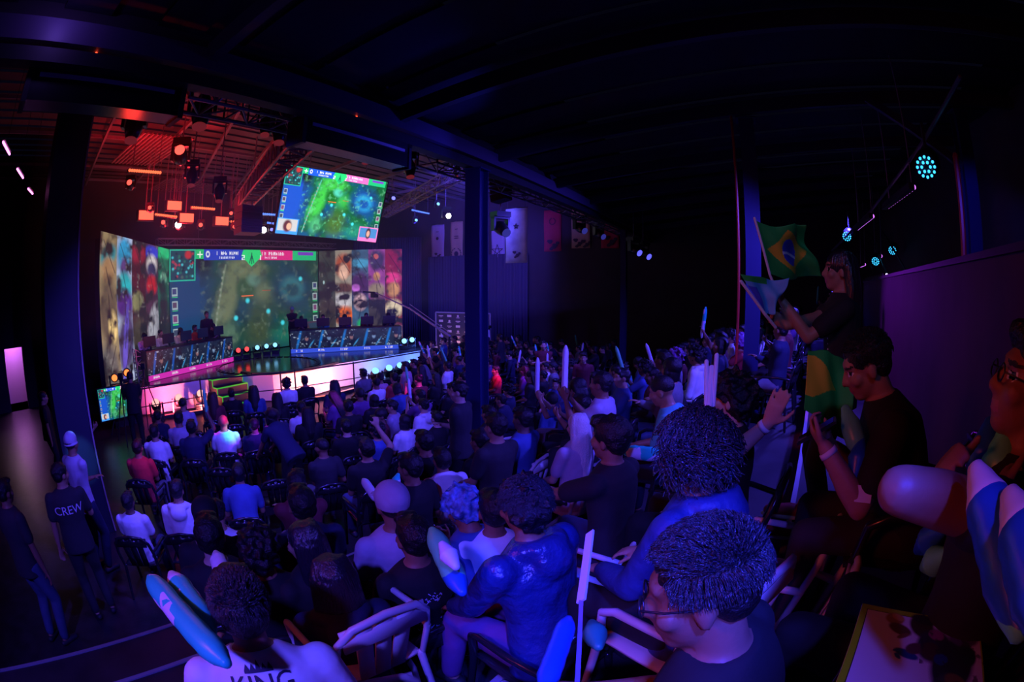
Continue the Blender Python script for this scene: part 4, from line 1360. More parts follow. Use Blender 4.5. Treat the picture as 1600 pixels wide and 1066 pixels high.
def figure(key, stand=False, lean=0.0, twist=0.0, tz=0.0, rh=None, lh=None, rpole=None, lpole=None, head=(0, 0, 0), feet=None, knees=None, hands=((0, 0), (0, 0)),
           vox=.013, sleeve='short', legs='long', build=1.0, hood=False, curl=.4, back_n=None, hip=None, face_marks=False, arm_r=1.0, spread=.1, slv=.66):
    """meshes of one body in its pose: body, top, trousers, shoes, plus where its head is. Local frame: +y ahead, z up, ground at 0."""
    hipc = Vector(hip) if hip else (Vector((0, 0, .93)) if stand else Vector((0, -.02, .55)))
    T = Matrix.Rotation(tz, 3, 'Z') @ Matrix.Rotation(-lean, 3, 'X')
    W = Matrix.Rotation(twist, 3, 'Z') @ T
    def up(h, x=0, y=0, M=None): return hipc + (M or T) @ Vector((x, y, h))
    X, Y = T @ Vector((1, 0, 0)), T @ Vector((0, 1, 0))
    XW, YW = W @ Vector((1, 0, 0)), W @ Vector((0, 1, 0))
    b_ = build
    rings = [(up(-.10), X, Y, .135 * b_, .105 * b_), (up(-.02), X, Y, .160 * b_, .118 * b_), (up(.08), X, Y, .148 * b_, .108 * b_), (up(.18), X, Y, .138 * b_, .102 * b_),
             (up(.30), XW, YW, .158 * b_, .112 * b_), (up(.40), XW, YW, .172 * b_, .112 * b_), (up(.455), XW, YW, .168 * b_, .098), (up(.495), XW, YW, .125, .078), (up(.53), XW, YW, .072, .062)]
    sh = {q: up(.445, q * .172 * b_, -.005, W) for q in (-1, 1)}
    neck = up(.50, 0, -.005, W)
    Rh = Matrix.Rotation(head[2], 3, 'Z') @ Matrix.Rotation(tz + twist * .5, 3, 'Z') @ Matrix.Rotation(head[0] - lean * .35, 3, 'X') @ Matrix.Rotation(head[1], 3, 'Y')
    hc = neck + (W @ Vector((0, .012, .050))) + Rh @ Vector((0, .018, .098))
    g, top, tr, shoe = G(), G(), G(), []
    g.loft(rings, 20)
    g.tube([neck - (W @ Vector((0, 0, .05))), neck + (W @ Vector((0, .005, .04))), hc + Rh @ Vector((0, -.02, -.05))], [.066, .056, .055], 14)
    head_g(g, hc, Rh)
    if legs != 'skirt' and sleeve != 'none':
        e = .016
        top.loft([(up(-.13), X, Y, .160 * b_ + e, .125 * b_ + e)] + [(c, r, f, a + e, bb + e) for c, r, f, a, bb in rings[1:7]] + [(up(.505), XW, YW, .128, .086), (up(.53), XW, YW, .085, .074)], 20)
    for q, tgt, pole in ((1, rh, rpole), (-1, lh, lpole)):
        S = sh[q]
        if tgt is None: tgt = hipc + T @ Vector((q * .14, .30, .02)) if not stand else hipc + Vector((q * .26, .06, -.14))
        tgt = Vector(tgt)
        pole = pole or (q * .5, -.5, -.8)
        el, wr = ik(S, tgt, .285, .25, pole)
        g.tube([S, S.lerp(el, .5), el], [.050 * arm_r, .044 * arm_r, .036 * arm_r], 12)
        g.tube([el, el.lerp(wr, .35), wr], [.037 * arm_r, .039 * arm_r, .025 * arm_r], 12)
        fd = (wr - el).normalized()
        hd = hands[0 if q > 0 else 1]
        if isinstance(hd, dict): d_, n_ = Vector(hd['d']), Vector(hd['n']); cu = hd.get('curl', curl); sp = hd.get('spread', spread)
        else: d_, n_, cu, sp = fd, XW * q * -.0 + Vector((0, 0, 1)) + YW * .2, curl, spread
        hand_g(g, wr, d_, n_, cu, -q, 1.0, sp)
        if sleeve == 'short':
            top.tube([S + (S - el).normalized() * .0, S.lerp(el, slv * .5), S.lerp(el, slv)], [.066 * arm_r, .064 * arm_r, .062 * arm_r], 14)
        elif sleeve == 'long':
            top.tube([S, S.lerp(el, .5), el], [.069 * arm_r, .062 * arm_r, .053 * arm_r], 14)
            top.tube([el, el.lerp(wr, .5), el.lerp(wr, .96)], [.053 * arm_r, .050 * arm_r, .040 * arm_r], 14)
    if hood:
        n0 = up(.49, 0, -.03, W)
        for k in range(9):
            a = PI * (k / 8) + PI
            p = n0 + XW * (.10 * math.cos(a)) + YW * (.085 * math.sin(a)) + Vector((0, 0, .015 - .01 * math.sin(a)))
            top.ell(p, (.042, .042, .036))
        top.ell(n0 + YW * -.105 + Vector((0, 0, -.045)), (.105, .055, .085), W)
    for q in (1, -1):
        H_ = hipc + Matrix.Rotation(tz, 3, 'Z') @ Vector((q * .085, 0, -.03))
        if feet: F_ = Vector(feet[0 if q > 0 else 1])
        else: F_ = Vector((q * .11, -.02 + q * .02, .085)) if stand else Vector((q * .13, .40, .085))
        pole = knees[0 if q > 0 else 1] if knees else ((q * .1, 1, 0) if stand else (q * .12, .6, 1))
        K_, A_ = ik(H_, F_, .43, .42, pole)
        g.tube([H_, H_.lerp(K_, .5), K_], [.080, .068, .052], 12)
        g.tube([K_, K_.lerp(A_, .35), A_], [.052, .052, .036], 12)
        fy = Vector((K_.x - H_.x, K_.y - H_.y, 0))
        if fy.length < .08: fy = Matrix.Rotation(tz, 3, 'Z') @ Vector((q * .15, 1, 0))
        fy.normalize()
        g.tube([A_ + Vector((0, 0, -.04)) - fy * .03, A_ + fy * .09 + Vector((0, 0, -.05))], [.034, .03], 10)
        e = .018
        if legs == 'long':
            tr.tube([H_, H_.lerp(K_, .5), K_], [.098 * b_, .086, .068], 14)
            tr.tube([K_, K_.lerp(A_, .4), A_.lerp(K_, .06)], [.068, .066, .055], 14)
        elif legs == 'short':
            tr.tube([H_, H_.lerp(K_, .5), H_.lerp(K_, .86)], [.100 * b_, .094, .084], 14)
        sg = G(); shoe.append(sg)
        sg.tube([A_ + Vector((0, 0, -.045)) - fy * .05, A_ + fy * .05 + Vector((0, 0, -.045)), A_ + fy * .14 + Vector((0, 0, -.055))], [.040, .043, .034], 12, flat=.85)
    tr.loft([(up(-.13), X, Y, .11 * b_, .10 * b_), (up(-.06), X, Y, .17 * b_, .132 * b_), (up(.05), X, Y, .165 * b_, .125 * b_)], 18)
    body = remesh(g, vox, 3, 'body', [SK_B])
    fig = {'body': body, 'top': remesh(top, max(vox, .013), 5, 'shirt', [cloth('black')]) if sleeve != 'none' else None, 'trousers': remesh(tr, max(vox, .015), 4, 'trousers', [cloth('navy')]),
           'shoe': [remesh(q_, max(vox, .013), 2, 'shoe', [BLACK]) for q_ in shoe], 'hc': hc, 'Rh': Rh, 'hip': hipc, 'T': T, 'W': W}
    if face_marks:
        eye = mat('eye_dark', (.02, .015, .015), .15); lip = mat('lip', (.35, .12, .12), .45); brow = mat('brow', (.01, .008, .008), .6); wht = mat('eye_white', (.7, .7, .7), .2)
        for m in (eye, lip, brow, wht): body.materials.append(m)
        inv = Rh.transposed()
        for p in body.polygons:
            v = inv @ (p.center - hc)
            if v.y < .05: continue
            ax = abs(v.x)
            if .020 < ax < .045 and abs(v.z - .008) < .009: p.material_index = 1 if abs(ax - .032) < .007 else 4
            elif .015 < ax < .052 and .026 < v.z < .036: p.material_index = 3
            elif ax < .024 and -.071 < v.z < -.046: p.material_index = 2
    return fig


_HAIR = {}


def hair_mesh(style):
    if style in _HAIR: return _HAIR[style]
    g = G()
    def rough(amp, f, seed=0):
        def fn(v):
            n = noise.noise(Vector((v.x * f + seed, v.y * f, v.z * f)))
            return v * (1 + amp * n)
        return fn
    vox = .009
    if style in ('short', 'fade'):
        g.ell((0, -.020, .045), (.084, .101, .088), None, 36, 24, fn=rough(.16, 45))
        g.ell((0, -.055, .0), (.076, .055, .065), None, 24, 14, fn=rough(.12, 40))
        if style == 'short': g.ell((0, .055, .095), (.062, .045, .030), None, 20, 12, fn=rough(.3, 40))
    elif style == 'buzz':
        g.ell((0, -.016, .040), (.0795, .099, .084), None, 30, 20)
        vox = .008
    elif style == 'curly':
        g.ell((0, -.02, .05), (.10, .115, .10), None, 40, 26, fn=rough(.55, 38))
        g.ell((0, -.06, .0), (.095, .075, .08), None, 30, 18, fn=rough(.5, 38, 4))
    elif style == 'afro':
        g.ell((0, -.025, .055), (.128, .14, .125), None, 48, 30, fn=rough(.35, 34))
        g.ell((0, -.06, .0), (.12, .095, .09), None, 30, 18, fn=rough(.4, 34, 4))
    elif style in ('long', 'longback'):
        g.ell((0, -.018, .042), (.086, .104, .092), None, 36, 24, fn=rough(.05, 30))
        L = .40 if style == 'long' else .52
        for q in np.linspace(-1, 1, 9):
            x = q * .08
            y0 = -.085 + .06 * q * q
            g.tube([(x * .7, y0 * .6, .10), (x, y0 - .01, .03), (x * 1.12, y0 - .035, -.10), (x * 1.18, y0 - .05, -.10 - L * .45), (x * 1.0, y0 - .045, -.10 - L * (.8 + .12 * math.cos(q * 5)))], [.03, .033, .032, .028, .010], 8)
    elif style == 'bob':
        g.ell((0, -.02, .045), (.09, .108, .092), None, 36, 24, fn=rough(.05, 40))
        for q in np.linspace(-1, 1, 8):
            x = q * .082; y0 = -.08 + .075 * q * q
            g.tube([(x * .8, y0 * .7, .06), (x, y0, -.02), (x * 1.02, y0 + .0, -.085)], [.03, .032, .022], 8)
    elif style == 'bun':
        g.ell((0, -.018, .042), (.083, .102, .088), None, 30, 20, fn=rough(.06, 30))
        g.ell((0, -.09, .10), (.042, .042, .040), None, 20, 14, fn=rough(.2, 50))
    elif style == 'pony':
        g.ell((0, -.018, .042), (.083, .102, .088), None, 30, 20)
        g.tube([(0, -.10, .06), (0, -.15, .03), (0, -.165, -.08), (0, -.14, -.20)], [.022, .032, .028, .008], 10)
    elif style in ('cap', 'capback'):
        g.ell((0, -.012, .050), (.088, .106, .088), None, 30, 20, fn=lambda v: Vector((v.x, v.y, max(v.z, -.035))))
        g.ell((0, -.012, .012), (.0885, .1065, .008), None, 30, 8)
        q = 1 if style == 'cap' else -1
        g.ell((0, -.012 + q * .13, .020), (.066, .070, .007), (q * -.12, 0, 0), 24, 8)
    elif style == 'beanie':
        g.ell((0, -.018, .056), (.084, .102, .096), None, 30, 20, fn=lambda v: Vector((v.x, v.y, max(v.z, -.055))))
        g.tube([(.0835 * math.cos(a), -.018 + .1015 * math.sin(a), .008) for a in np.linspace(0, 2 * PI, 25)], .009, 8, cap=False)
    me = remesh(g, vox, 1 if style not in ('curly', 'afro') else 0, 'hair', [HAIRM])
    _HAIR[style] = me
    return me


def strands(c, R, n, rad, L, th, m, parent, seed=0, zmin=-.2, curlr=0.0, fwd=.3, back=None):
    """loose strands standing on the hair shell"""
    rg = random.Random(seed)
    g = G()
    cx = Vector((0, -.02, .045))
    for i in range(n):
        while True:
            v = Vector((rg.gauss(0, 1), rg.gauss(0, 1), rg.gauss(0, 1))).normalized()
            if v.z > zmin and not (v.y > .62 and v.z < .45): break
        p = cx + Vector((v.x * rad[0], v.y * rad[1], v.z * rad[2]))
        t = Vector((rg.uniform(-1, 1) * .35 - v.x * .2, fwd * (1 if v.z > .3 else -.2), -.55 if v.z < .3 else .1))
        t = (t - v * t.dot(v) + v * .35).normalized()
        l = L * rg.uniform(.6, 1.2)
        if curlr:
            pts = []
            s_ = t.cross(v).normalized(); ph = rg.uniform(0, 6.28)
            for k in range(10):
                a = ph + k * 1.15
                pts.append(p + v * (l * k / 10 * .55) + Vector((0, 0, -1)) * (l * .5 * (k / 10) ** 2) + (s_ * math.cos(a) + v * .5 * math.sin(a)) * curlr)
        else:
            pts = [p, p + t * l * .5 + v * .003, p + t * l + Vector((0, 0, -.004))]
        n_ = len(pts)
        seg = 4
        vs = []
        for k, q in enumerate(pts):
            d = (pts[min(k + 1, n_ - 1)] - pts[max(k - 1, 0)]).normalized()
            a1 = d.cross(v)
            if a1.length < 1e-3: a1 = d.cross(Vector((1, 0, 0)))
            a1.normalize(); a2 = a1.cross(d)
            w_ = th * (1 - .07 * k) if n_ > 3 else th * (1, .8, .15)[k]
            for b in range(seg):
                an = 2 * PI * b / seg
                vs.append(q + a1 * (w_ * math.cos(an)) + a2 * (w_ * math.sin(an)))
        fs = [(k * seg + b, k * seg + (b + 1) % seg, (k + 1) * seg + (b + 1) % seg, (k + 1) * seg + b) for k in range(n_ - 1) for b in range(seg)]
        g.add(vs, fs)
    o = g.build('hair_strands', m, parent, True)
    o.matrix_local = Matrix.Translation(c) @ R.to_4x4()
    return o


def dress(o, m):
    o.material_slots[0].link = 'OBJECT'
    o.material_slots[0].material = m
    return o


def person(fig, label, loc, rz, hair='short', shirt='black', pants='navy', skinm=None, hairm=None, group=None, scale=1.0, shoes=True, hscale=1.0):
    o = link('person', fig['body'])
    o.location = loc
    o.rotation_euler = (0, 0, rz)
    o.scale = (scale,) * 3
    dress(o, skinm or SK_B)
    tag(o, label, 'person', group)
    if fig['top']:
        dress(link('shirt', fig['top'], o), cloth(shirt) if isinstance(shirt, str) else shirt)
    if pants: dress(link('trousers', fig['trousers'], o), cloth(pants))
    if shoes:
        for q_ in fig['shoe']: link('shoe', q_, o)
    if hair and hair != 'bald':
        nm = {'cap': 'cap', 'capback': 'cap', 'beanie': 'beanie'}.get(hair, 'hair')
        h = link(nm, hair_mesh(hair), o)
        h.matrix_local = Matrix.Translation(fig['hc']) @ fig['Rh'].to_4x4() @ Matrix.Scale(hscale, 4)
        dress(h, hairm or HAIRM)
        if nm != 'hair' and not hairm: dress(h, cloth('black'))
        if hair == 'capback' or hair == 'cap' or hair == 'beanie':
            k = link('hair', hair_mesh('buzz'), o); k.matrix_local = Matrix.Translation(fig['hc']) @ fig['Rh'].to_4x4() @ Matrix.Translation((0, -.004, -.012)); dress(k, HAIRM)
    return o


# ------------------------------------------------------------------ chairs
def chair_parts(t, m):
    """monobloc armchair, local +y ahead"""
    g = G()
    n = 8
    vs = []
    for j in range(n + 1):
        for i in range(n + 1):
            u, v = -1 + 2 * i / n, j / n
            vs.append((u * (.215 + .02 * v), -.20 + .42 * v, .435 + .012 * (u * u) - .012 * math.sin(v * PI) + (-.02 * max(0, v - .85) / .15)))
    g.add(vs, [(j * (n + 1) + i, j * (n + 1) + i + 1, (j + 1) * (n + 1) + i + 1, (j + 1) * (n + 1) + i) for j in range(n) for i in range(n)])
    s_ = g.build('seat', m, t, True); md = s_.modifiers.new('s', 'SOLIDIFY'); md.thickness = .014; md.offset = 0
    g = G()
    arch = [Vector((-.225, -.20, .44)), Vector((-.235, -.245, .62)), Vector((-.215, -.285, .76)), Vector((-.15, -.305, .83)), Vector((0, -.315, .855)), Vector((.15, -.305, .83)), Vector((.215, -.285, .76)), Vector((.235, -.245, .62)), Vector((.225, -.20, .44))]
    g.tube(arch, .019, 8, flat=.8)
    for x in (-.10, 0, .10):
        top_ = .835 if x else .85
        g.bar((x * .8, -.205, .44), (x, -.305, top_), .075, .012, up=(0, 1, 0))
    g.bar((-.2, -.295, .775), (.2, -.295, .775), .012, .10, up=(0, .2, 1))
    b = g.build('backrest', m, t, True)
    for q in (-1, 1):
        G().tube([(q * .235, -.25, .64), (q * .27, -.10, .655), (q * .275, .10, .645), (q * .265, .17, .60)], .017, 7).build('armrest', m, t, True)
        G().tube([(q * .265, .17, .60), (q * .245, .19, .44), (q * .265, .235, .012)], [.017, .02, .016], 7).build('leg', m, t, True)
        G().tube([(q * .215, -.20, .44), (q * .25, -.26, .012)], [.02, .016], 7).build('leg', m, t, True)


CH_B = mat('chair_black', (.015, .015, .02), .22, spec=.6)
CH_W = mat('chair_white', (.62, .60, .62), .35)
PROTO_B = thing('plastic_chair', 'x', 'chair', (0, 0, 0)); chair_parts(PROTO_B, CH_B)
PROTO_W = thing('plastic_chair', 'x', 'chair', (0, 0, 0)); chair_parts(PROTO_W, CH_W)
_used = {'b': False, 'w': False}


def chair(loc, rz, kind, label, group=None, roll=0):
    p = PROTO_B if kind == 'b' else PROTO_W
    if _used[kind]: p = copy_tree(p)
    _used[kind] = True
    p.location = loc
    p.rotation_euler = (0, 0, rz)
    p['label'] = label
    if group: p['group'] = group
    elif 'group' in p: del p['group']
    return p


# ================================================================== crowd
LAP = ((.10, .28, .62), (-.10, .28, .62))
def hd(d, n, curl=.35, spread=.1): return {'d': d, 'n': n, 'curl': curl, 'spread': spread}


FIG = {
    'lap': figure('lap', lean=-.06, rh=(.11, .26, .64), lh=(-.11, .26, .64)),
    'lap2': figure('lap2', lean=-.02, twist=.25, rh=(.16, .24, .64), lh=(-.02, .24, .66), head=(0, 0, .35)),
    'lean': figure('lean', lean=.45, rh=(.10, .42, .60), lh=(-.10, .40, .62), head=(.25, 0, 0)),
    'clap': figure('clap', lean=.02, rh=(.05, .34, 1.02), lh=(-.05, .34, 1.02), hands=(hd((-.2, .5, .8), (1, .2, 0)), hd((.2, .5, .8), (-1, .2, 0)))),
    'phone': figure('phone', lean=.08, rh=(.06, .30, .86), lh=(-.06, .30, .86), head=(-.45, 0, 0), hands=(hd((-.3, .6, .5), (.7, -.2, -.6), .8), hd((.3, .6, .5), (-.7, -.2, -.6), .8))),
    'raise': figure('raise', lean=0, rh=(.24, .26, 1.34), lh=(-.10, .26, .64), rpole=(1, 0, -.6), hands=(hd((0, .2, 1), (0, -1, .2), .9), (0, 0)), head=(.1, 0, .1)),
    'hood': figure('hood', lean=.06, rh=(.11, .26, .64), lh=(-.11, .26, .64), sleeve='long', hood=True),
    'cross': figure('cross', lean=-.05, rh=(-.12, .24, .86), lh=(.12, .22, .82), head=(0, 0, -.3), sleeve='long'),
    'stand': figure('stand', stand=True, twist=.1),
    'standarm': figure('standarm', stand=True, rh=(-.12, .20, 1.20), lh=(.12, .18, 1.16), sleeve='short', head=(0, 0, .3)),
    'standphone': figure('standphone', stand=True, lean=.05, rh=(.06, .30, 1.25), lh=(-.07, .30, 1.24), head=(-.35, 0, 0), hands=(hd((-.2, .6, .5), (.7, -.2, -.6), .8), hd((.2, .6, .5), (-.7, -.2, -.6), .8))),
    'bend': figure('bend', stand=True, lean=.85, rh=(.15, .75, .80), lh=(-.15, .70, .78), head=(.3, 0, 0)),
}
STICK_A = two_tone('stick_cyan', (.03, .75, .55), (.78, .75, .9), 9, .62)
STICK_B = two_tone('stick_blue', (.015, .12, .55), (.12, .80, .42), 9, .80)
STICK_G = two_tone('stick_green', (.12, .70, .34), (.02, .14, .45), 9, .8)
STICK_W = mat('stick_white', (.75, .72, .85), .35)


def stick_obj(a, b, m, label, r=.036, group=None, tip=None):
    a, b = Vector(a), Vector(b)
    mid = (a + b) / 2
    L = b - a
    n = 14
    g = G()
    pts, rs = [], []
    for i in range(n + 1):
        t = i / n
        pts.append(a - mid + L * t)
        e = min(t, 1 - t) * L.length
        rs.append(r * min(1, (.45 + .55 * min(1, e / (r * 1.6)))) * (1 + .03 * math.sin(i * 2.1)))
    g.tube(pts, rs, 16)
    t = thing('thunderstick', label, 'inflatable stick', mid, 0, group)
    q = g.build('tube', m, t, True)
    if tip:
        k = .2
        g = G(); g.tube([p for p in pts[:4]], [x * 1.012 for x in rs[:4]], 16)
        g.build('tip', tip, t, True)
    G().tube([-L / 2 * 1.0, -L / 2 * 1.04], [r * .25, r * .2], 8).build('valve', m, t)
    return t


ORD = ['first', 'second', 'third', 'fourth', 'fifth', 'sixth', 'seventh', 'eighth', 'ninth', 'tenth', 'eleventh', 'twelfth', 'thirteenth', 'fourteenth', 'fifteenth', 'sixteenth', 'seventeenth', 'eighteenth', 'nineteenth', 'twentieth'] + ['twenty-' + w_ for w_ in ('first', 'second', 'third', 'fourth', 'fifth', 'sixth', 'seventh', 'eighth', 'ninth')] + ['thirtieth'] + ['thirty-' + w_ for w_ in ('first', 'second', 'third', 'fourth', 'fifth', 'sixth', 'seventh')]
# head pixel, hair, shirt, pose, kind of chair, extra turn
LIST = [
    (247, 645, 'short', 'navy', 'lap', 0), (287, 634, 'bun', 'lilac', 'lap', 0), (333, 625, 'long', 'maroon', 'lap', 0), (361, 612, 'short', 'black', 'lap', .1), (396, 614, 'long', 'blue', 'lap', 0),
    (432, 622, 'long', 'black', 'lap', 0), (447, 601, 'curly', 'white', 'lap', 0), (475, 595, 'short', 'black', 'lap', 0), (498, 597, 'fade', 'black', 'hood', 0), (521, 607, 'long', 'navy', 'lap', 0),
    (281, 659, 'short', 'lilac', 'lap', 0), (243, 677, 'short', 'white', 'lap', 0), (300, 675, 'short', 'navy', 'raise', 0), (350, 666, 'bald', 'white', 'lap', 0), (397, 663, 'capback', 'navy', 'lap', 0),
    (430, 650, 'short', 'purple', 'phone', 0), (452, 668, 'bob', 'navy', 'bend', .5), (217, 702, 'short', 'red', 'lap', 0), (504, 706, 'buzz', 'charcoal', 'lap2', 0),
    (200, 776, 'short', 'white', 'lap', 0), (276, 772, 'short', 'white', 'hood', 0), (376, 768, 'short', 'blue', 'lean', 0),
    (566, 585, 'short', 'grey', 'lap', 0), (592, 588, 'beanie', 'pink', 'lap', 0), (605, 588, 'fade', 'beige', 'lap', 0), (614, 592, 'short', 'red', 'lap', 0), (625, 588, 'short', 'blue', 'lap', 0),
    (633, 576, 'short', 'pink', 'lap2', 0), (644, 580, 'curly', 'black', 'lap', 0), (656, 580, 'long', 'black', 'lap', 0), (697, 573, 'short', 'white', 'lap', 0), (711, 572, 'short', 'white', 'lap', 0), (721, 588, 'short', 'black', 'lap', 0),
    (703, 606, 'short', 'black', 'lap', 0), (561, 617, 'cap', 'purple', 'lap', 0), (583, 624, 'bob', 'black', 'lap', 0), (612, 634, 'short', 'lilac', 'lap2', .4), (628, 641, 'long', 'black', 'lap', 0), (664, 637, 'short', 'white', 'hood', .1),
    (630, 658, 'bob', 'white', 'lap', .2), (719, 606, 'short', 'charcoal', 'standarm', .5), (594, 652, 'cap', 'maroon', 'lap2', .9), (586, 676, 'curly', 'blue', 'lap', .4), (572, 700, 'short', 'black', 'raise', 0), (597, 706, 'short', 'black', 'lap', 0),
    (720, 712, 'short', 'lilac', 'lap', .3), (527, 622, 'long', 'purple', 'phone', .5), (543, 640, 'short', 'black', 'lap', 0), (480, 650, 'long', 'black', 'lap', 0), (470, 640, 'short', 'white', 'lap', 0), (540, 670, 'short', 'black', 'lap', 0),
    (774, 578, 'short', 'red', 'lap2', .3), (787, 580, 'bob', 'pink', 'phone', .8), (817, 580, 'long', 'purple', 'lap', .3), (851, 573, 'short', 'white', 'lap', .3), (792, 611, 'curly', 'navy', 'lap', .2), (800, 632, 'short', 'navy', 'lean', .2),
    (812, 650, 'short', 'blue', 'lap', .2), (868, 597, 'short', 'blue', 'lap2', 1.0), (862, 640, 'short', 'red', 'phone', .6), (842, 652, 'short', 'lilac', 'lap', .2), (876, 645, 'bob', 'blue', 'clap', .1), (835, 692, 'curly', 'black', 'lap', .2),
    (781, 722, 'short', 'black', 'lap', .3), (828, 712, 'cap', 'white', 'lap', .3), (885, 600, 'short', 'blue', 'clap', .4), (915, 612, 'bob', 'pink', 'phone', .4), (931, 616, 'short', 'white', 'lap', .1),
    (945, 625, 'short', 'white', 'lap', 0), (941, 597, 'short', 'lilac', 'clap', .3), (970, 596, 'short', 'blue', 'lap2', .4), (905, 627, 'short', 'black', 'lap', 0), (888, 615, 'fade', 'teal', 'clap', 0), (855, 610, 'short', 'navy', 'lap', .4),
    (1008, 574, 'curly', 'blue', 'clap', 0), (1031, 570, 'long', 'teal', 'raise', .1), (1054, 566, 'afro', 'lilac', 'clap', 0), (1077, 574, 'short', 'red', 'lap', 0), (1070, 597, 'curly', 'navy', 'lap', -.1), (1019, 592, 'short', 'maroon', 'lap2', 0),
    (1090, 565, 'short', 'blue', 'lap', 0), (1124, 545, 'bob', 'navy', 'raise', .1), (1158, 535, 'afro', 'red', 'clap', 0), (1105, 548, 'short', 'blue', 'raise', 0), (1205, 541, 'curly', 'grey', 'clap', 0), (1196, 566, 'short', 'navy', 'lap', 0),
    (1216, 551, 'bob', 'teal', 'lap2', 0), (1212, 583, 'short', 'purple', 'phone', 0), (1240, 565, 'short', 'lilac', 'raise', 0), (1252, 580, 'long', 'maroon', 'lap', 0), (1188, 598, 'short', 'white', 'lap', 0), (1165, 560, 'short', 'red', 'lap', 0),
    (1140, 580, 'short', 'charcoal', 'lap', 0), (1000, 600, 'short', 'white', 'lap', 0), (985, 615, 'bob', 'white', 'lap', .1), (980, 585, 'short', 'navy', 'lap', 0), (955, 585, 'short', 'navy', 'lap2', 0), (745, 690, 'short', 'black', 'lap', .2),
    (907, 683, 'capback', 'maroon', 'lap2', .3), (760, 735, 'short', 'black', 'lap', .3), (690, 690, 'short', 'black', 'lap', .2), (660, 700, 'short', 'black', 'lap', .1), (540, 735, 'short', 'navy', 'lean', 0), (680, 655, 'short', 'black', 'lap', .1),
    (470, 790, 'short', 'navy', 'lap', .1), (520, 805, 'short', 'navy', 'lap', .1), (330, 845, 'short', 'black', 'lap', .1), (430, 800, 'short', 'black', 'lap', .1), (760, 640, 'short', 'black', 'lap', .1), (770, 672, 'short', 'charcoal', 'lap', .1),
]
people = []                       # (loc, rz, hair, shirt, pose, big)
for (px, py, hr, shc, ps, dr) in LIST:
    st_ = ps in ('stand', 'standarm', 'standphone', 'bend')
    h = 1.62 if ps in ('stand', 'standarm', 'standphone') else 1.32 if ps == 'bend' else 1.05 if ps == 'lean' else 1.19
    p = seat_at(px, py, h, 6.0 if px > 960 and py < 625 else 4.2 if py < 730 else 2.6)
    if p.y > 19 or p.x < -13 or p.x > 1.6 + SK * p.y: print('DROP', px, py, p); continue
    people.append([p, face(-14.8 - p.x, 9.2 - p.y) + dr, hr, shc, ps, 1])


def near(p, r, lst):
    return any((p.x - q[0].x) ** 2 + (p.y - q[0].y) ** 2 < r * r for q in lst)


HERO_SPOTS = [[Vector(v + (0,))] for v in ((-1.1, .53), (0, .8), (-.13, 1.55), (-.76, 1.6), (-.69, 2.56), (-.07, 2.4), (-.63, 4.0), (-2.17, .98), (-1.89, 1.08), (-1.81, 1.4), (-1.72, 1.95), (-2.05, 2.51), (-1.97, 1.67), (-1.38, 2.13), (-1.4, 1.1), (-1.3, 1.5), (.5, 1.9), (.7, .9), (.5, 2.65), (-5.25, .6), (-6.3, 1.0), (-4.7, -.1))]
rg = random.Random(12)
HR = ['short', 'short', 'short', 'fade', 'bob', 'long', 'curly', 'cap', 'bun', 'short']
SHC = ['black', 'black', 'navy', 'charcoal', 'black', 'navy', 'maroon', 'blue', 'grey', 'purple', 'white', 'black']
PS = ['lap', 'lap', 'lap2', 'lean', 'clap', 'phone', 'hood', 'cross', 'lap']
empties = []
for i in range(7):                                   # floor rows
    x = -10.0 + i * .92
    for j in range(20):
        y = 3.3 + j * .70 + rg.uniform(-.06, .06) + (.3 if i % 2 else 0)
        p = Vector((x + rg.uniform(-.06, .06), y, 0))
        if y > 17: continue
        if near(p, .50, people) or near(p, .6, HERO_SPOTS): continue
        if tier(p.x, p.y) > 0: continue
        if x < -9.0 and y < 12.5: continue
        if y < 6.6 - .25 * abs(x + 7): empties.append(p); continue
        people.append([p, face(-14.8 - p.x, 9.2 - p.y) + rg.uniform(-.15, .15), rg.choice(HR), rg.choice(SHC), rg.choice(PS), 0])
for k in range(1, 6):                                # tiers
    for j in range(20):
        y = 1.6 + j * .68 + rg.uniform(-.08, .08)
        x = -4 + (k - 1) + .50 + SK * y + rg.uniform(-.05, .05)
        p = Vector((x, y, TIER_Z[k]))
        if y > 15.5 or (k == 4 and y < 6.0) or (k == 3 and y < 4.6) or (k == 5 and y < 7.0): continue
        if near(p, .50, people) or near(p, .75, HERO_SPOTS): continue
        if abs(p.x - .15) < .4 and abs(p.y - 7.05) < .4: continue
        if abs(p.x + 4.2) < .4 and abs(p.y - 14.2) < .4: continue
        people.append([p, face(-14.8 - p.x, 9.2 - p.y) + rg.uniform(-.15, .15), rg.choice(HR), rg.choice(SHC[2:] + ['lilac', 'white', 'grey', 'teal']), rg.choice(PS), 0])

# drop those that would sit inside another or inside a post
keep = []
for q in people:
    if near(q[0], .46, keep): continue
    if (q[0].x + 8.9) ** 2 + (q[0].y - 14.0) ** 2 < .5: continue
    if (q[0].x + 4.2) ** 2 + (q[0].y - 7.05) ** 2 < .12: continue
    keep.append(q)
people = keep
CW = {'short': 'short dark hair', 'fade': 'cropped hair', 'bob': 'bobbed hair', 'long': 'long hair', 'curly': 'curly hair', 'cap': 'a cap', 'capback': 'a backward cap', 'bun': 'hair in a bun', 'beanie': 'a pale beanie', 'buzz': 'a shaved head', 'afro': 'big round hair', 'bald': 'a shaved head'}
PW = {'lap': 'seated', 'lap2': 'seated turned aside', 'lean': 'leaning forward', 'clap': 'clapping', 'phone': 'looking down at the hands', 'raise': 'raising one arm', 'hood': 'seated in a hooded top', 'cross': 'seated arms folded', 'stand': 'standing', 'standarm': 'standing arms folded', 'standphone': 'standing looking down', 'bend': 'bending over'}
rows = {}
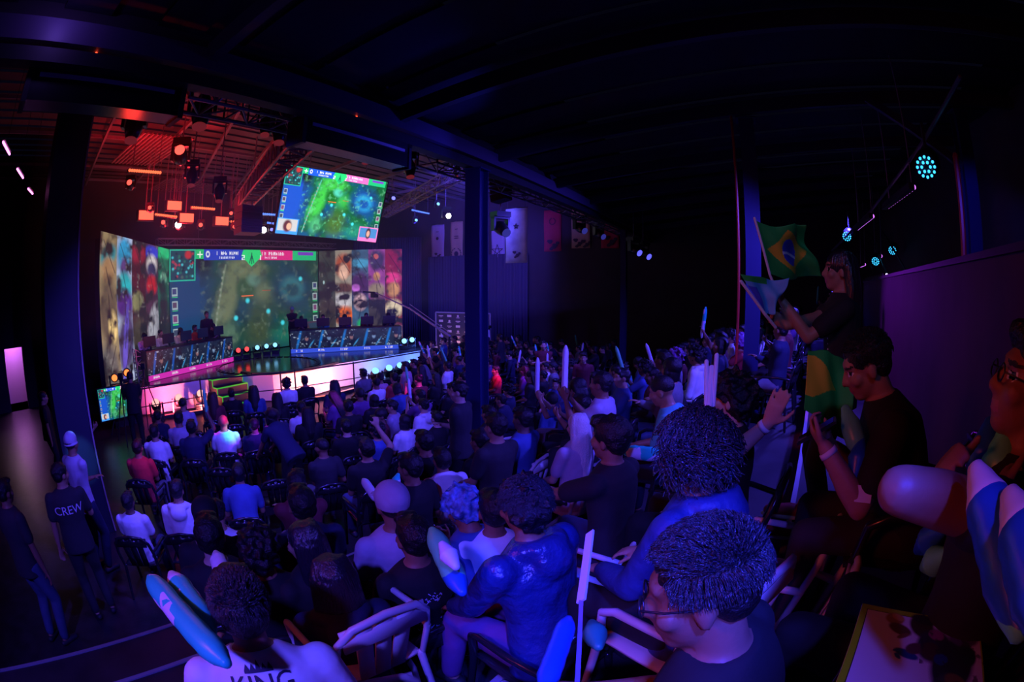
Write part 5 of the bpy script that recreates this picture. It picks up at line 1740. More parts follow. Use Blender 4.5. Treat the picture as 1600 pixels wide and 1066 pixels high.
for q in people:
    p = q[0]
    k = tier(p.x, p.y)
    key = ('t', k) if k else ('f', max(0, min(7, int(round((p.x + 11.0) / .92)))))
    rows.setdefault(key, []).append(q)
TN = {1: 'lowest tier', 2: 'second tier', 3: 'third tier', 4: 'fourth tier', 5: 'top tier'}
SKINS = [SK_A, SK_B, SK_B, SK_C, SK_C, SK_D]
n_ch = 0
for key in sorted(rows):
    rr = sorted(rows[key], key=lambda q: q[0].y)
    for i, q in enumerate(rr):
        p, rz, hr, shc, ps, listed = q
        where = ('on the %s, %s from the near end' % (TN[key[1]], ORD[i])) if key[0] == 't' else ('in the %s floor row, %s from the near end' % (ORD[key[1]], ORD[i]))
        lab = '%s in %s, %s, %s' % (PW[ps].split(' ')[0], shc, CW[hr].replace('a ', ''), where)
        if len(lab.split()) > 16: lab = lab.replace(' in %s,' % shc, ' in %s' % shc).replace('short dark hair', 'short hair').replace('big round hair', 'round hair')
        if len(lab.split()) > 16: lab = lab.replace('hair in bun', 'hair bun').replace('in the', 'in')
        f = FIG[ps]
        hm = HAIRM
        if hr in ('long', 'bob') and rg.random() < .2: hm = HAIRR
        if hr == 'afro': hm = HAIRP
        pants = rg.choice(['navy', 'black', 'charcoal', 'denim', 'black', 'grey'])
        s_ = rg.uniform(.94, 1.05)
        o = person(f, lab, p, rz, hr, shc, pants, rg.choice(SKINS), hm, 'people in the crowd', s_)
        if ps not in ('stand', 'standarm', 'standphone', 'bend'):
            white = (key[0] == 't' and rg.random() < .3 and key[1] < 4) or shc == 'x'
            n_ch += 1
            chair((p.x, p.y, p.z), rz, 'w' if white else 'b', '%s plastic armchair taken, %s' % ('white' if white else 'black', where), 'chairs under the crowd')
        if ps in ('raise', 'clap') and rg.random() < .8:
            R = Matrix.Rotation(rz, 3, 'Z')
            hp = p + R @ (Vector((.24, .29, 1.42)) if ps == 'raise' else Vector((.07, .40, 1.12)))
            dv = R @ Vector((rg.uniform(-.2, .2), rg.uniform(-.1, .3), .6)).normalized()
            m_ = rg.choice([STICK_A, STICK_G, STICK_W, STICK_A])
            stick_obj(hp - dv * .12, hp + dv * .36, m_, 'small inflatable stick held up %s' % where, .03, 'sticks held up in the crowd')
# empty chairs at the near left of the floor
empties = sorted(empties, key=lambda p: (round(p.x, 0), p.y))
er = {}
for p in empties: er.setdefault(int(round((p.x + 10.0) / .92)), []).append(p)
for k_, L in er.items():
    for i, p in enumerate(L):
        chair((p.x, p.y, 0), face(-14.8 - p.x, 9.2 - p.y) + rg.uniform(-.1, .1), 'b', 'empty black plastic armchair, %s floor row of empty chairs, %s from the left wall' % (ORD[k_], ORD[i]), 'empty chairs on the floor')

# players behind the desks and two men standing on the stage
for side, (a, b, nm) in enumerate((((-14.15, 5.15), (-15.3, 9.05), 'left'), ((-15.0, 11.5), (-12.1, 14.7), 'right'))):
    A, B = Vector((*a, 0)), Vector((*b, 0)); d = (B - A).normalized(); n = Vector((d.y, -d.x, 0))
    for i in range(5):
        p = A + (B - A) * ((i + .5) / 5) - n * .68
        person(FIG['lap' if i % 2 else 'phone'], 'player in a %s shirt seated behind the %s desk, %s from the %s' % ('pale' if side == 0 and i < 3 else 'dark', nm, ORD[i], 'stage edge' if side == 0 else 'stage centre'), (p.x, p.y, H + .06), face(n.x, n.y), ('short', 'fade', 'bob', 'short', 'cap')[i], ('white', 'lilac', 'beige', 'orange', 'black')[i] if side == 0 else ('black', 'teal', 'purple', 'maroon', 'navy')[i], 'black', SKINS[(i + side) % 4], None, 'players at the %s desk' % nm)
        t = chair((p.x, p.y, H), face(n.x, n.y), 'b', 'black chair of the player, %s behind the %s desk' % (ORD[i], nm), 'chairs behind the desks')
p = at(325, 540, x=-16.0)
person(FIG['stand'], 'man in a black shirt standing on stage behind the left players desk', (p.x, p.y, H), face(1, -.3), 'fade', 'black', 'black', SK_B, None, None, 1.05)
p = at(458, 540, x=-16.0)
person(FIG['standarm'], 'person in black with a green cap standing at the left end of the right desk', (p.x, p.y, H), face(1, -.6), 'cap', 'black', 'black', SK_B, cloth('teal'), None, 1.0)


# ================================================================== the people near the camera
def decal(o_body, fig, mesh_name, polys, m, origin, ax_u, ax_v, ax_n, off=.004, th=0):
    """flat print laid on the shirt: polys are lists of (u, v); projected along ax_n onto the shirt mesh of fig"""
    me = fig['top']
    bvh = BVHTree.FromPolygons([v.co.copy() for v in me.vertices], [tuple(p.vertices) for p in me.polygons])
    O, U, V_, N_ = Vector(origin), Vector(ax_u).normalized(), Vector(ax_v).normalized(), Vector(ax_n).normalized()
    bm = bmesh.new()
    for poly in polys:
        try: bm.faces.new([bm.verts.new((u, v, 0)) for u, v in poly])
        except Exception: pass
    bmesh.ops.triangulate(bm, faces=bm.faces[:])
    for _ in range(4):
        long_ = [e for e in bm.edges if e.calc_length() > .012]
        if not long_: break
        bmesh.ops.subdivide_edges(bm, edges=long_, cuts=1)
        bmesh.ops.triangulate(bm, faces=[f for f in bm.faces if len(f.verts) > 3])
    for v in bm.verts:
        p = O + U * v.co.x + V_ * v.co.y
        hit = bvh.ray_cast(p + N_ * .4, -N_)
        v.co = (hit[0] + N_ * off) if hit[0] is not None else p
    me2 = bpy.data.meshes.new(mesh_name)
    bm.to_mesh(me2); bm.free()
    me2.materials.append(m)
    return link(mesh_name, me2, o_body)


def text_polys(body, size):
    cu = bpy.data.curves.new('t', 'FONT')
    cu.body = body
    cu.size = size
    cu.align_x = 'CENTER'
    cu.resolution_u = 3
    o = bpy.data.objects.new('t', cu)
    COL.objects.link(o)
    bpy.context.view_layer.update()
    me = bpy.data.meshes.new_from_object(o.evaluated_get(bpy.context.evaluated_depsgraph_get()))
    ps = [[(me.vertices[i].co.x, me.vertices[i].co.y) for i in p.vertices] for p in me.polygons]
    bpy.data.objects.remove(o)
    return ps


def stroke(pts, w_):
    out = []
    for (a, b), (c, d) in zip(pts, pts[1:]):
        L = math.hypot(c - a, d - b) + 1e-9
        nx, ny = -(d - b) / L * w_ / 2, (c - a) / L * w_ / 2
        ex, ey = (c - a) / L * w_ * .35, (d - b) / L * w_ * .35
        out.append([(a + nx - ex, b + ny - ey), (a - nx - ex, b - ny - ey), (c - nx + ex, d - ny + ey), (c + nx + ex, d + ny + ey)])
    return out


def root_for(px, py, gz, fig, rz, scale=1.0, d=None):
    v = ray(px, py)
    t = d if d else (gz + fig['hc'].z * scale - EYE.z) / v.z
    p = EYE + v * t
    h = Matrix.Rotation(rz, 3, 'Z') @ (fig['hc'] * scale)
    return Vector((p.x - h.x, p.y - h.y, gz))


def hero(px, py, k, fig, label, dirxy, hair, shirt, pants='black', sk=None, hm=None, sc_=1.0, ch=None, d=None, chl=None, hscale=1.0):
    rz = face(*dirxy)
    gz = TIER_Z[k]
    loc = root_for(px, py, gz, fig, rz, sc_, d)
    if k: 
        pass
    o = person(fig, label, loc, rz, hair, shirt, pants, sk, hm, None, sc_, hscale=hscale)
    if ch:
        chair(loc, rz, ch, chl or ('%s plastic armchair under the %s' % ('white' if ch == 'w' else 'black', label.split(',')[0]))[:200])
    return o


def loc_in(o, p):
    """world point -> local point of the (to be placed) root"""
    return o @ Vector(p)


VOXH = .0085
# ---- man in the white KING shirt
fK = figure('king', lean=.32, rh=(.16, .34, .66), lh=(-.22, .44, .78), head=(.05, 0, .1), build=1.12, vox=VOXH, sleeve='short')
K = hero(376, 952, 3, fK, 'man in a white shirt with KING across the back, at the bottom left', (-.9, .55), 'short', 'white', 'navy', SK_B, None, 1.0, 'w', None, 'white plastic armchair under the man in the KING shirt', 1.02)
K['label'] = 'man in a white shirt with KING printed across the back, holding inflatable sticks'
strands(fK['hc'], fK['Rh'], 2600, (.086, .103, .090), .022, .0011, HAIRS, K, 3)
bk = fK['hip'] + fK['T'] @ Vector((0, -.13, .415))
INK = mat('print_dark', (.02, .015, .05), .7)
WPR = mat('print_white', (.72, .7, .8), .7)
UX, UZ, UN = (1, 0, 0), fK['T'] @ Vector((0, 0, 1)), fK['T'] @ Vector((0, -1, 0))
decal(K, fK, 'print', text_polys('KING', .082), INK, bk, UX, UZ, UN)
crown = [[(-.045, .062), (.045, .062), (.045, .070), (-.045, .070)]] + [[(a - .009, .070), (a + .009, .070), (a + .0, .088 + (.012 if abs(a) < .01 else 0))] for a in (-.036, -.018, 0, .018, .036)]
decal(K, fK, 'print', crown, INK, bk, UX, UZ, UN)
M_K = K.matrix_basis

# ---- the big head at the bottom
fB = figure('big', lean=.18, twist=.1, rh=(.05, .40, .68), lh=(-.20, .50, .70), head=(-.22, .12, .42), build=1.08, vox=VOXH)
B_ = hero(1097, 925, 4, fB, 'man with short dark textured hair and glasses, seated closest to the camera', (-1, .35), 'fade', 'black', 'charcoal', SK_C, None, 1.0, 'b', None, 'black plastic armchair of the man with the glasses, closest to the camera')
strands(fB['hc'], fB['Rh'], 5200, (.088, .104, .091), .020, .0010, HAIRS, B_, 5)


def glasses(o, fig, m=None):
    g = G()
    for q in (-1, 1):
        g.tube([Vector((q * .033 + .023 * math.cos(a), .104, .006 + .018 * math.sin(a))) for a in np.linspace(0, 2 * PI, 17)], .0022, 6, cap=False)
        g.tube([(q * .056, .102, .010), (q * .076, .06, .010), (q * .080, -.01, .006)], .0022, 6)
    g.tube([(-.010, .105, .010), (.010, .105, .010)], .002, 6)
    x = g.build('glasses', m or GLOSSB, o, True)
    x.matrix_local = Matrix.Translation(fig['hc']) @ fig['Rh'].to_4x4()
    return x


glasses(B_, fB)

# ---- man in the puffy blue jacket
fP = figure('puff', lean=.22, twist=.12, rh=(.22, .42, .66), lh=(-.20, .40, .60), head=(.0, 0, -.05), build=1.12, vox=VOXH, sleeve='long', hood=True, arm_r=1.12, feet=((.05, .50, .1), (-.22, .45, .1)))
P_ = hero(817, 795, 3, fP, 'man in a puffy dark blue jacket with a hood, his back to the camera', (-1, .45), 'curly', 'navy', 'purple', SK_C, None, 1.0, 'b', None, 'black plastic armchair under the man in the puffy jacket', .93)
dress([c for c in P_.children if c.name.startswith('shirt')][0], mat('puffer', (.02, .035, .16), .32, bump=1.0, bscale=16, spec=.6, vary=.25, vscale=10))
strands(fP['hc'], fP['Rh'], 2600, (.095, .110, .098), .030, .0016, HAIRS, P_, 9, curlr=.006)

# ---- woman with big curly hair in a denim jacket
fC = figure('curlw', lean=.10, twist=.1, rh=(.12, .34, .66), lh=(-.12, .34, .66), head=(-.15, .1, .2), vox=VOXH, sleeve='long', hood=True, arm_r=1.1)
C0 = hero(1080, 712, 4, fC, 'woman with a big mass of dark curly hair in a blue hooded jacket', (-1, .55), 'afro', 'denim', 'black', SK_B, None, .97, 'w', None, 'white plastic armchair of the woman with big curly hair', .86)
dress([c for c in C0.children if c.name.startswith('shirt')][0], mat('denim_jacket', (.02, .04, .16), .6, bump=.7, bscale=12))
strands(fC['hc'], fC['Rh'], 2200, (.100, .108, .102), .11, .0036, HAIRS, C0, 11, zmin=-.8, curlr=.014)

# ---- man with a bob cut in a black shirt, arm stretched ahead
fO = figure('bobm', lean=.05, twist=0, rh=(.10, .46, .74), lh=(-.14, .50, .84), head=(0, 0, .05), vox=VOXH, hands=(hd((0, 1, .1), (.3, 0, 1), .25), hd((.1, 1, .05), (-.2, 0, 1), .3)))
O_ = hero(952, 688, 3, fO, 'man in a plain black shirt with thick straight black hair, hands held out ahead', (-1, .30), 'short', 'black', 'navy', SK_C, None, 1.02, 'w', None, 'white plastic armchair under the man with hands held out', 1.10)
# ---- boy looking left with one arm flung back and a wristband
# ---- the bending figure in the teal shirt
fT = figure('teal', lean=.35, rh=(.12, .44, .66), lh=(-.12, .42, .66), head=(-.2, 0, 0), vox=.010, build=1.1)
hero(1034, 612, 3, fT, 'broad man in a bright teal shirt bent forward over his knees', (-1, .1), 'buzz', 'teal', 'navy', SK_B, None, 1.05, 'b', None, 'black plastic armchair under the man in teal')
# ---- pale long hair in front of the black-shirted man
f1 = FIG['lap']
hero(902, 668, 2, f1, 'person with long pale hair in front of the man in plain black', (-1, .5), 'long', 'lilac', 'black', SK_A, HAIRW, 1, 'w', None, 'white plastic armchair of the person with long pale hair')
# ---- second tier group below the KING shirt
hero(332, 848, 2, FIG['lean'], 'person in black with a dark cap holding one pale stick upright', (-1, .5), 'cap', 'black', 'black', SK_C, None, 1, 'b', 3.2, 'black plastic armchair of the person with one pale stick')
hero(404, 862, 2, FIG['lap'], 'person with dense curly hair just beyond the KING shirt', (-1, .6), 'curly', 'black', 'black', SK_C, None, 1, 'b', None, 'black plastic armchair beyond the KING shirt')
hero(476, 850, 2, FIG['lap2'], 'woman with glossy long black hair seated beyond the KING shirt', (-1, .3), 'longback', 'black', 'navy', SK_B, HAIRL, 1, 'b', None, 'black plastic armchair of the woman with glossy black hair')
hero(520, 905, 2, FIG['hood'], 'woman with very long straight hair falling over a dark top', (-1, .6), 'longback', 'navy', 'black', SK_B, HAIRL, 1, 'w', None, 'white plastic armchair of the woman with very long hair')
hero(612, 790, 2, FIG['lap'], 'person in a pale lilac cap seated left of the puffy jacket', (-1, .5), 'cap', 'lilac', 'black', SK_C, cloth('lilac'), 1.05, 'b', None, 'black plastic armchair of the person in the pale lilac cap', 1.05)
fL = FIG['lap']
Lc = hero(645, 842, 2, fL, 'person in black with a pale lace print down the back', (-1, .45), 'short', 'black', 'black', SK_C, None, 1.02, 'b', None, 'black plastic armchair of the person with the lace print')
rg = random.Random(4)
pol = []
for i in range(130):
    a = rg.uniform(.15, 1) * 2 * PI
    r_ = rg.uniform(.07, .115)
    u, v = r_ * math.cos(a) * .9, r_ * math.sin(a) * 1.25
    pol += stroke([(u, v), (u + rg.uniform(-.012, .012), v + rg.uniform(-.012, .012))], .004)
decal(Lc, fL, 'print', pol, WPR, fL['hip'] + Vector((0, -.13, .26)), (1, 0, 0), (0, 0, 1), (0, -1, 0))
hero(722, 796, 2, FIG['phone'], 'person in a mottled blue headscarf right of the lace print', (-1, .3), 'curly', 'blue', 'black', SK_C, mat('scarf', (.10, .22, .50), .6, bump=.6, vary=.8, vscale=22), 1, 'b', None, 'black plastic armchair of the person in the mottled headscarf')
Wt = hero(770, 800, 2, FIG['lap'], 'person in a white printed shirt half hidden by the puffy jacket', (-1, .9), 'short', 'white', 'black', SK_C, None, 1, 'w', None, 'white plastic armchair half hidden beside the puffy jacket')
Mk = hero(640, 732, 1, FIG['lap2'], 'big man in black beside a white printed shirt', (-1, .4), 'short', 'black', 'black', SK_C, None, 1.08, 'b', None, 'black plastic armchair of the big man in black')
Ms = hero(690, 720, 1, FIG['lean'], 'person in a white shirt printed with a small ring mark, leaning ahead', (-1, .6), 'short', 'white', 'black', SK_C, None, 1.0, 'w', None, 'white plastic armchair of the person leaning ahead in white')
pol = stroke([(.025 * math.cos(a), .025 * math.sin(a)) for a in np.linspace(0, 2 * PI, 11)], .008) + stroke([(.05, -.03), (.06, -.14)], .012)
fl = FIG['lean']
decal(Ms, fl, 'print', pol, INK, fl['hip'] + fl['T'] @ Vector((0, -.13, .30)), (1, 0, 0), fl['T'] @ Vector((0, 0, 1)), fl['T'] @ Vector((0, -1, 0)))

# ---- crew on the floor at the left
fS = FIG['stand']
fCr = figure('crew', stand=True, lean=.05, rh=(.20, .34, 1.05), lh=(-.26, .05, .80), head=(0, 0, -1.0), vox=.011, build=1.08, face_marks=True)
def stand_at(px, py, fig, label, d_, hair, shirt, pants, sk, sc_=1.0, hm=None):
    rz = face(*d_)
    return person(fig, label, root_for(px, py, 0, fig, rz, sc_), rz, hair, shirt, pants, sk, hm, None, sc_)
Cw = stand_at(95, 742, fCr, 'crew man in a black shirt with CREW on the back, standing in the aisle', (-1, .12), 'fade', 'charcoal', 'charcoal', SK_B, 1.03)
decal(Cw, fCr, 'print', text_polys('CREW', .12), WPR, fCr['hip'] + Vector((-.0, -.13, .30)), (1, 0, 0), (0, 0, 1), (0, -1, 0))
stand_at(112, 694, FIG['standarm'], 'man in a pale jersey and pale beanie standing by the aisle', (-.5, 1), 'beanie', 'lilac', 'navy', SK_C, 1.05, cloth('lilac'))
stand_at(124, 640, FIG['standphone'], 'man in a blue shirt standing beside the pier', (.2, .6), 'short', 'blue', 'denim', SK_C, 1.02)
stand_at(68, 622, FIG['stand'], 'dark clothed man standing left of the man in blue', (.2, 1), 'fade', 'black', 'black', SK_B, 1.0)
stand_at(94, 606, FIG['standarm'], 'dim figure in pink standing farthest back by the pier', (0, 1), 'short', 'pink', 'black', SK_C, .98)
stand_at(8, 770, fS, 'dark clothed person with jeans standing at the left edge', (-.6, 1), 'short', 'charcoal', 'denim', SK_C, 1.05)
stand_at(203, 590, FIG['standphone'], 'camera operator standing behind the floor monitor', (-1, .3), 'short', 'black', 'black', SK_C, 1.0)
stand_at(912, 560, FIG['stand'], 'dim figure in maroon standing at the back wall right of the man with folded arms', (.2, -1), 'short', 'maroon', 'black', SK_A, 1.0)
stand_at(781, 528, FIG['stand'], 'dark clothed person standing right of the dark backdrop board', (-1, 0), 'short', 'charcoal', 'black', SK_C, 1.0)
stand_at(849, 540, FIG['standarm'], 'man with folded arms standing alone against the dark back wall', (.2, -1), 'fade', 'maroon', 'black', SK_A, 1.05)
if 0: stand_at(743 - 25, 603, FIG['standarm'], 'tall man in a dark grey shirt standing just left of the middle post', (-.6, .8), 'short', 'charcoal', 'denim', SK_B, 1.06)

def fit_person(label, px, py, d, gz, dirxy, tr, tl, hair, shirt, pants, sk, hm=None, lim=(.92, 1.1), **kw):
    rz = face(*dirxy)
    R = Matrix.Rotation(rz, 3, 'Z')
    Hw = at(px, py, d=d)
    kk = dict(kw); kk.update(vox=.05, face_marks=False)
    f0 = figure('probe', **kk)
    sc_ = max(lim[0], min(lim[1], (Hw.z - gz) / f0['hc'].z))
    root = Hw - R @ (f0['hc'] * sc_)
    root.z = gz
    loc = lambda p: (R.transposed() @ (Vector(p) - root)) / sc_
    f = figure('fit', rh=loc(tr), lh=loc(tl), **kw)
    o = person(f, label, root, rz, hair, shirt, pants, sk, hm, None, sc_)
    return o, f, loc(tr), loc(tl)


# ---- boy looking left with one arm flung back and a wristband
tb = at(1200, 662, d=1.92)
W_, fW, _a, lw = fit_person('boy with his arm flung back and open hand, wearing a white wristband', 1142, 625, 2.4, TIER_Z[4], (-1, .2), at(1105, 690, d=2.3), tb, 'curly', 'black', 'black', SK_A, None, (.9, 1.1),
                            lean=.05, twist=.25, lpole=(-.3, .5, -.5), head=(.12, 0, -.1), vox=.0085, hands=((0, 0), hd((-.15, -.35, 1), (-1, .1, .1), .12, .2)), face_marks=True)
chair(W_.location, face(-1, .2), 'b', 'black plastic armchair of the boy with the flung arm')


# ---- flag waver
zt = TIER_Z[5]
h1, h2 = at(1222, 470, d=2.55), at(1200, 520, d=2.45)
Fw, fF, _a, _b = fit_person('woman with long straight dark hair standing and waving a Brazilian flag', 1312, 425, 2.75, zt, (-1, .12), h2, h1, 'longback', 'black', 'black', SK_B, HAIRL, (.85, 1.1),
                            stand=True, lean=.02, rpole=(.2, -.3, -1), lpole=(-.2, -.1, -1), head=(.05, 0, .08), vox=VOXH, hands=(hd((0, .8, .5), (.8, 0, .3), 1.1), hd((.1, .5, .9), (-.3, -.6, .5), 1.2)), face_marks=True, build=.95)
pol = []
rg = random.Random(8)
for j in range(4):
    pol += stroke([(-.04 + .02 * j % .03, .0 - j * .03), (.06 - .01 * j, .0 - j * .03)], .008)
pol += stroke([(.02 * math.cos(a), .05 + .02 * math.sin(a)) for a in np.linspace(0, 2 * PI, 9)], .006)
decal(Fw, fF, 'print', pol, WPR, fF['hip'] + Vector((-.10, .10, .30)), (-.5, .6, 0), (0, 0, 1), (-.7, .7, 0))


def sheet(name, label, cat, corners, nx, ny, matfn, mats, wave, sag=0.0, seed=0, th=.0015):
    tl, tr, br, bl = [Vector(c) for c in corners]
    mid = (tl + tr + br + bl) / 4
    n = (tr - tl).cross(bl - tl).normalized()
    rg = random.Random(seed); ph = [rg.uniform(0, 6) for _ in range(4)]
    vs = []
    for j in range(ny + 1):
        for i in range(nx + 1):
            u, v = i / nx, j / ny
            p = (tl * (1 - u) + tr * u) * (1 - v) + (bl * (1 - u) + br * u) * v
            wv = wave * u * (math.sin(u * 7 + v * 2 + ph[0]) + .5 * math.sin(u * 13 - v * 5 + ph[1]) + .4 * math.sin(v * 9 + u * 3 + ph[2]))
            vs.append(p - mid + n * wv + Vector((0, 0, -sag * math.sin(u * PI) * .5 + wave * .5 * u * math.sin(u * 6 + ph[3]))))
    me = bpy.data.meshes.new(name)
    me.from_pydata([tuple(v) for v in vs], [], [(j * (nx + 1) + i, j * (nx + 1) + i + 1, (j + 1) * (nx + 1) + i + 1, (j + 1) * (nx + 1) + i) for j in range(ny) for i in range(nx)])
    for m in mats: me.materials.append(m)
    me.polygons.foreach_set('material_index', [matfn((i + .5) / nx, (j + .5) / ny) for j in range(ny) for i in range(nx)])
    me.polygons.foreach_set('use_smooth', [True] * (nx * ny))
    t = thing(name, label, cat, mid)
    o = link('cloth', me, t)
    md = o.modifiers.new('s', 'SOLIDIFY'); md.thickness = th
    return t, mid


def brazil(u, v):
    x, y = (u - .5) * 1.43, v - .5
    r = math.hypot(x, y)
    if r < .25:
        q = math.hypot(x + .16, y - .62)
        return 3 if .60 < q < .655 else 2
    if abs(x) / .60 + abs(y) / .42 < 1: return 1
    return 0


FG = [mat('flag_green', (.03, .45, .06), .7, bump=.1, bscale=30), mat('flag_yellow', (.85, .55, .03), .7), mat('flag_blue', (.06, .07, .55), .7), mat('flag_white', (.8, .8, .85), .7)]
c_ = [at(1181, 345, d=2.5), at(1262, 350, d=2.75), at(1276, 432, d=2.9), at(1203, 428, d=2.5)]
t, mid = sheet('brazilian_flag', 'waving green Brazilian flag with yellow lozenge held up by the long-haired woman', 'flag', c_, 84, 60, brazil, FG, .045, .05, 3)
G().tube([at(1179, 341, d=2.5) - mid, at(1203, 430, d=2.5) - mid, at(1224, 480, d=2.55) - mid], .007, 8).build('flag_stick', WPR, t)
PB = [mat('flag_pale_blue', (.14, .42, .75), .6, bump=.2, bscale=12), FG[0], FG[2]]
c_ = [at(1156, 428, d=2.35), at(1228, 432, d=2.5), at(1206, 486, d=2.45), at(1196, 488, d=2.4)]
t, mid = sheet('hand_flag', 'smaller pale blue flag drooping under the waving Brazilian flag', 'flag', c_, 40, 30, lambda u, v: 1 if v < .16 and u < .6 else (2 if u < .25 and v > .3 else 0), PB, .03, .03, 5)
G().tube([at(1158, 440, d=2.36) - mid, at(1196, 492, d=2.4) - mid, at(1212, 512, d=2.45) - mid], .008, 8).build('flag_stick', WPR, t)
c_ = [at(1262, 548, d=2.45), at(1328, 556, d=2.6), at(1326, 690, d=2.4), at(1256, 640, d=2.2)]
t, mid = sheet('brazilian_flag', 'green and yellow Brazilian flag hanging around the waist of the woman', 'flag', c_, 60, 60, lambda u, v: 1 if (u < .15 + .55 * (1 - abs(v - .42) / .34) and abs(v - .42) < .34) else 0, FG, .025, .0, 7)

# ---- man looking at his phone
hp, hq = at(1290, 700, d=1.62), at(1305, 700, d=1.82)
Mm, fM, lq, lp = fit_person('man in a black shirt bent over a phone, white band on his wrist', 1350, 612, 1.85, zt, (-1, .18), hq, hp, 'fade', 'black', 'charcoal', SK_B, None, (.95, 1.08),
                            lean=.42, head=(-.30, 0, .12), vox=.0075, build=1.18, arm_r=1.15, lpole=(-.3, -.3, -1), rpole=(.3, -.2, -1), hands=(hd((-.5, .6, .5), (.4, .2, -.8), .9), hd((.45, .6, .5), (-.4, .3, -.8), .9)), face_marks=True)
rzM = face(-1, .18)
strands(fM['hc'], fM['Rh'], 2200, (.086, .103, .090), .014, .001, HAIRM, Mm, 15)
chair(Mm.location, rzM, 'b', 'black plastic armchair under the man with the phone')
ph = (hp + hq) / 2 + Vector((-.06, .0, .055))
t = thing('smartphone', 'dark smartphone held low by the man in black', 'phone', ph)
Rp = Euler((math.radians(-35), 0, rzM)).to_matrix()
G().box((0, 0, 0), (.074, .150, .009), Rp).build('phone_body', GLOSSB, t)
G().box(Rp @ Vector((0, 0, .0055)), (.066, .138, .002), Rp).build('phone_screen', mat('dark_glass', (.01, .01, .02), .08), t)


def band(o, fig, hand_w, elbow_w, m, name='wristband', r=.031, w_=.02):
    d = (hand_w - elbow_w).normalized()
    c = hand_w - d * .02
    G().tube([c - d * w_ / 2, c + d * w_ / 2], [r, r * .96], 16, cap=False).build(name, m, o, True)


def arm_pts(fig, tgt, q, pole, lean, twist=0, tz=0, build=1.0):
    T = Matrix.Rotation(tz, 3, 'Z') @ Matrix.Rotation(-lean, 3, 'X')
    W = Matrix.Rotation(twist, 3, 'Z') @ T
    S = fig['hip'] + W @ Vector((q * .172 * build, -.005, .445))
    el, wr = ik(S, Vector(tgt), .285, .25, pole)
    return el, wr


WB_ = mat('band_white', (.7, .66, .72), .5)
el, wr = arm_pts(fM, lp, -1, (-.3, -.3, -1), .42, 0, 0, 1.18)
band(Mm, fM, wr, el, WB_, r=.034)
G().box(el.lerp(wr, .0) + Vector((-.02, .0, .06)), (.012, .06, .055), (0, .5, 0)).build('sleeve_label', WB_, Mm)
el, wr = arm_pts(fW, lw, -1, (-.3, .5, -.5), .05, .25)
band(W_, fW, wr, el, WB_)
el, wr = arm_pts(fO, (-.14, .50, .84), -1, (.5 * -1, -.5, -.8), .05)
band(O_, fO, wr, el, WB_)
el, wr = arm_pts(fB, (-.20, .50, .70), -1, (-.5, -.5, -.8), .18, .1, 0, 1.08)
band(B_, fB, wr, el, WB_)

# ---- man with glasses at the right edge, arms folded over sticks
e1, e2 = at(1560, 785, d=.95), at(1492, 738, d=1.05)
rzR = face(-.85, .75)
Rm, fR, _a, _b = fit_person('man with glasses at the right edge, seated with folded arms behind blue sticks', 1612, 608, 1.12, zt, (-.85, .75), e2, e1, 'short', 'black', 'black', SK_C, None, (.95, 1.1),
                            lean=.02, head=(.25, 0, .45), vox=.0075, build=1.1, arm_r=1.15, slv=.30, lpole=(-.4, .8, -1), rpole=(.6, .6, -1), hands=(hd((-.8, .1, .5), (.2, .9, .5), .9), hd((.9, .2, .1), (0, 1, .3), .9)), face_marks=True)
glasses(Rm, fR)
chair(Rm.location, rzR, 'b', 'black plastic armchair under the man with glasses at the right edge')

# ---- thundersticks near the camera
stick_obj(at(1527, 738, d=.78), at(1592, 985, d=.66), STICK_B, 'long blue inflatable stick with a white lit tip at the right edge', .040, None, STICK_W)
stick_obj(at(1580, 780, d=.70), at(1640, 1010, d=.60), STICK_B, 'second blue inflatable stick with a white tip, cut by the right edge', .042, None, STICK_W)
stick_obj(at(1547, 665, d=1.15), at(1520, 760, d=1.12), STICK_B, 'blue inflatable stick standing behind the pale green one at the right', .045)
stick_obj(at(1572, 672, d=1.13), at(1540, 790, d=1.08), STICK_G, 'pale green inflatable stick between the blue ones at the right', .045)
stick_obj(at(1470, 830, d=1.2), at(1436, 858, d=1.3), STICK_B, 'end of a blue stick showing under the folded arms', .038)
stick_obj(at(1478, 868, d=1.16), at(1446, 885, d=1.26), STICK_G, 'end of a green stick showing under the folded arms', .038)
stick_obj(at(1321, 640, d=1.75), at(1345, 715, d=1.7), STICK_G, 'green stick wedged before the chest of the man with the phone', .038)
stick_obj(at(1345, 690, d=1.7), at(1335, 745, d=1.65), STICK_B, 'blue stick wedged before the chest of the man with the phone', .036)
stick_obj(at(236, 905, d=1.75), at(352, 1035, d=1.25), STICK_A, 'long cyan inflatable stick reaching left from the man in the KING shirt', .040)
stick_obj(at(270, 900, d=1.80), at(330, 985, d=1.50), STICK_A, 'shorter pale inflatable stick beside the long cyan one', .044, None, STICK_W)
stick_obj(at(338, 866, d=2.3), at(354, 908, d=2.1), STICK_W, 'stubby white stick end before the dense curly hair', .042)
stick_obj(at(676, 830, d=2.0), at(722, 925, d=1.7), STICK_G, 'green inflatable stick standing left of the puffy jacket', .042)
stick_obj(at(692, 852, d=1.72), at(712, 885, d=1.66), STICK_W, 'white capped short stick leaning on the green one', .036)
stick_obj(at(975, 705, d=3.2), at(1034, 712, d=3.0), STICK_A, 'cyan stick held level beside the big curly hair', .045)
stick_obj(at(888, 968, d=1.15), at(850, 1075, d=.95), STICK_B, 'blue inflatable stick at the bottom centre beside the paper wand', .023)
stick_obj(at(925, 975, d=1.3), at(935, 1010, d=1.2), mat('stick_darkgreen', (.03, .25, .18), .4), 'dull green stick end at the bottom centre', .030)
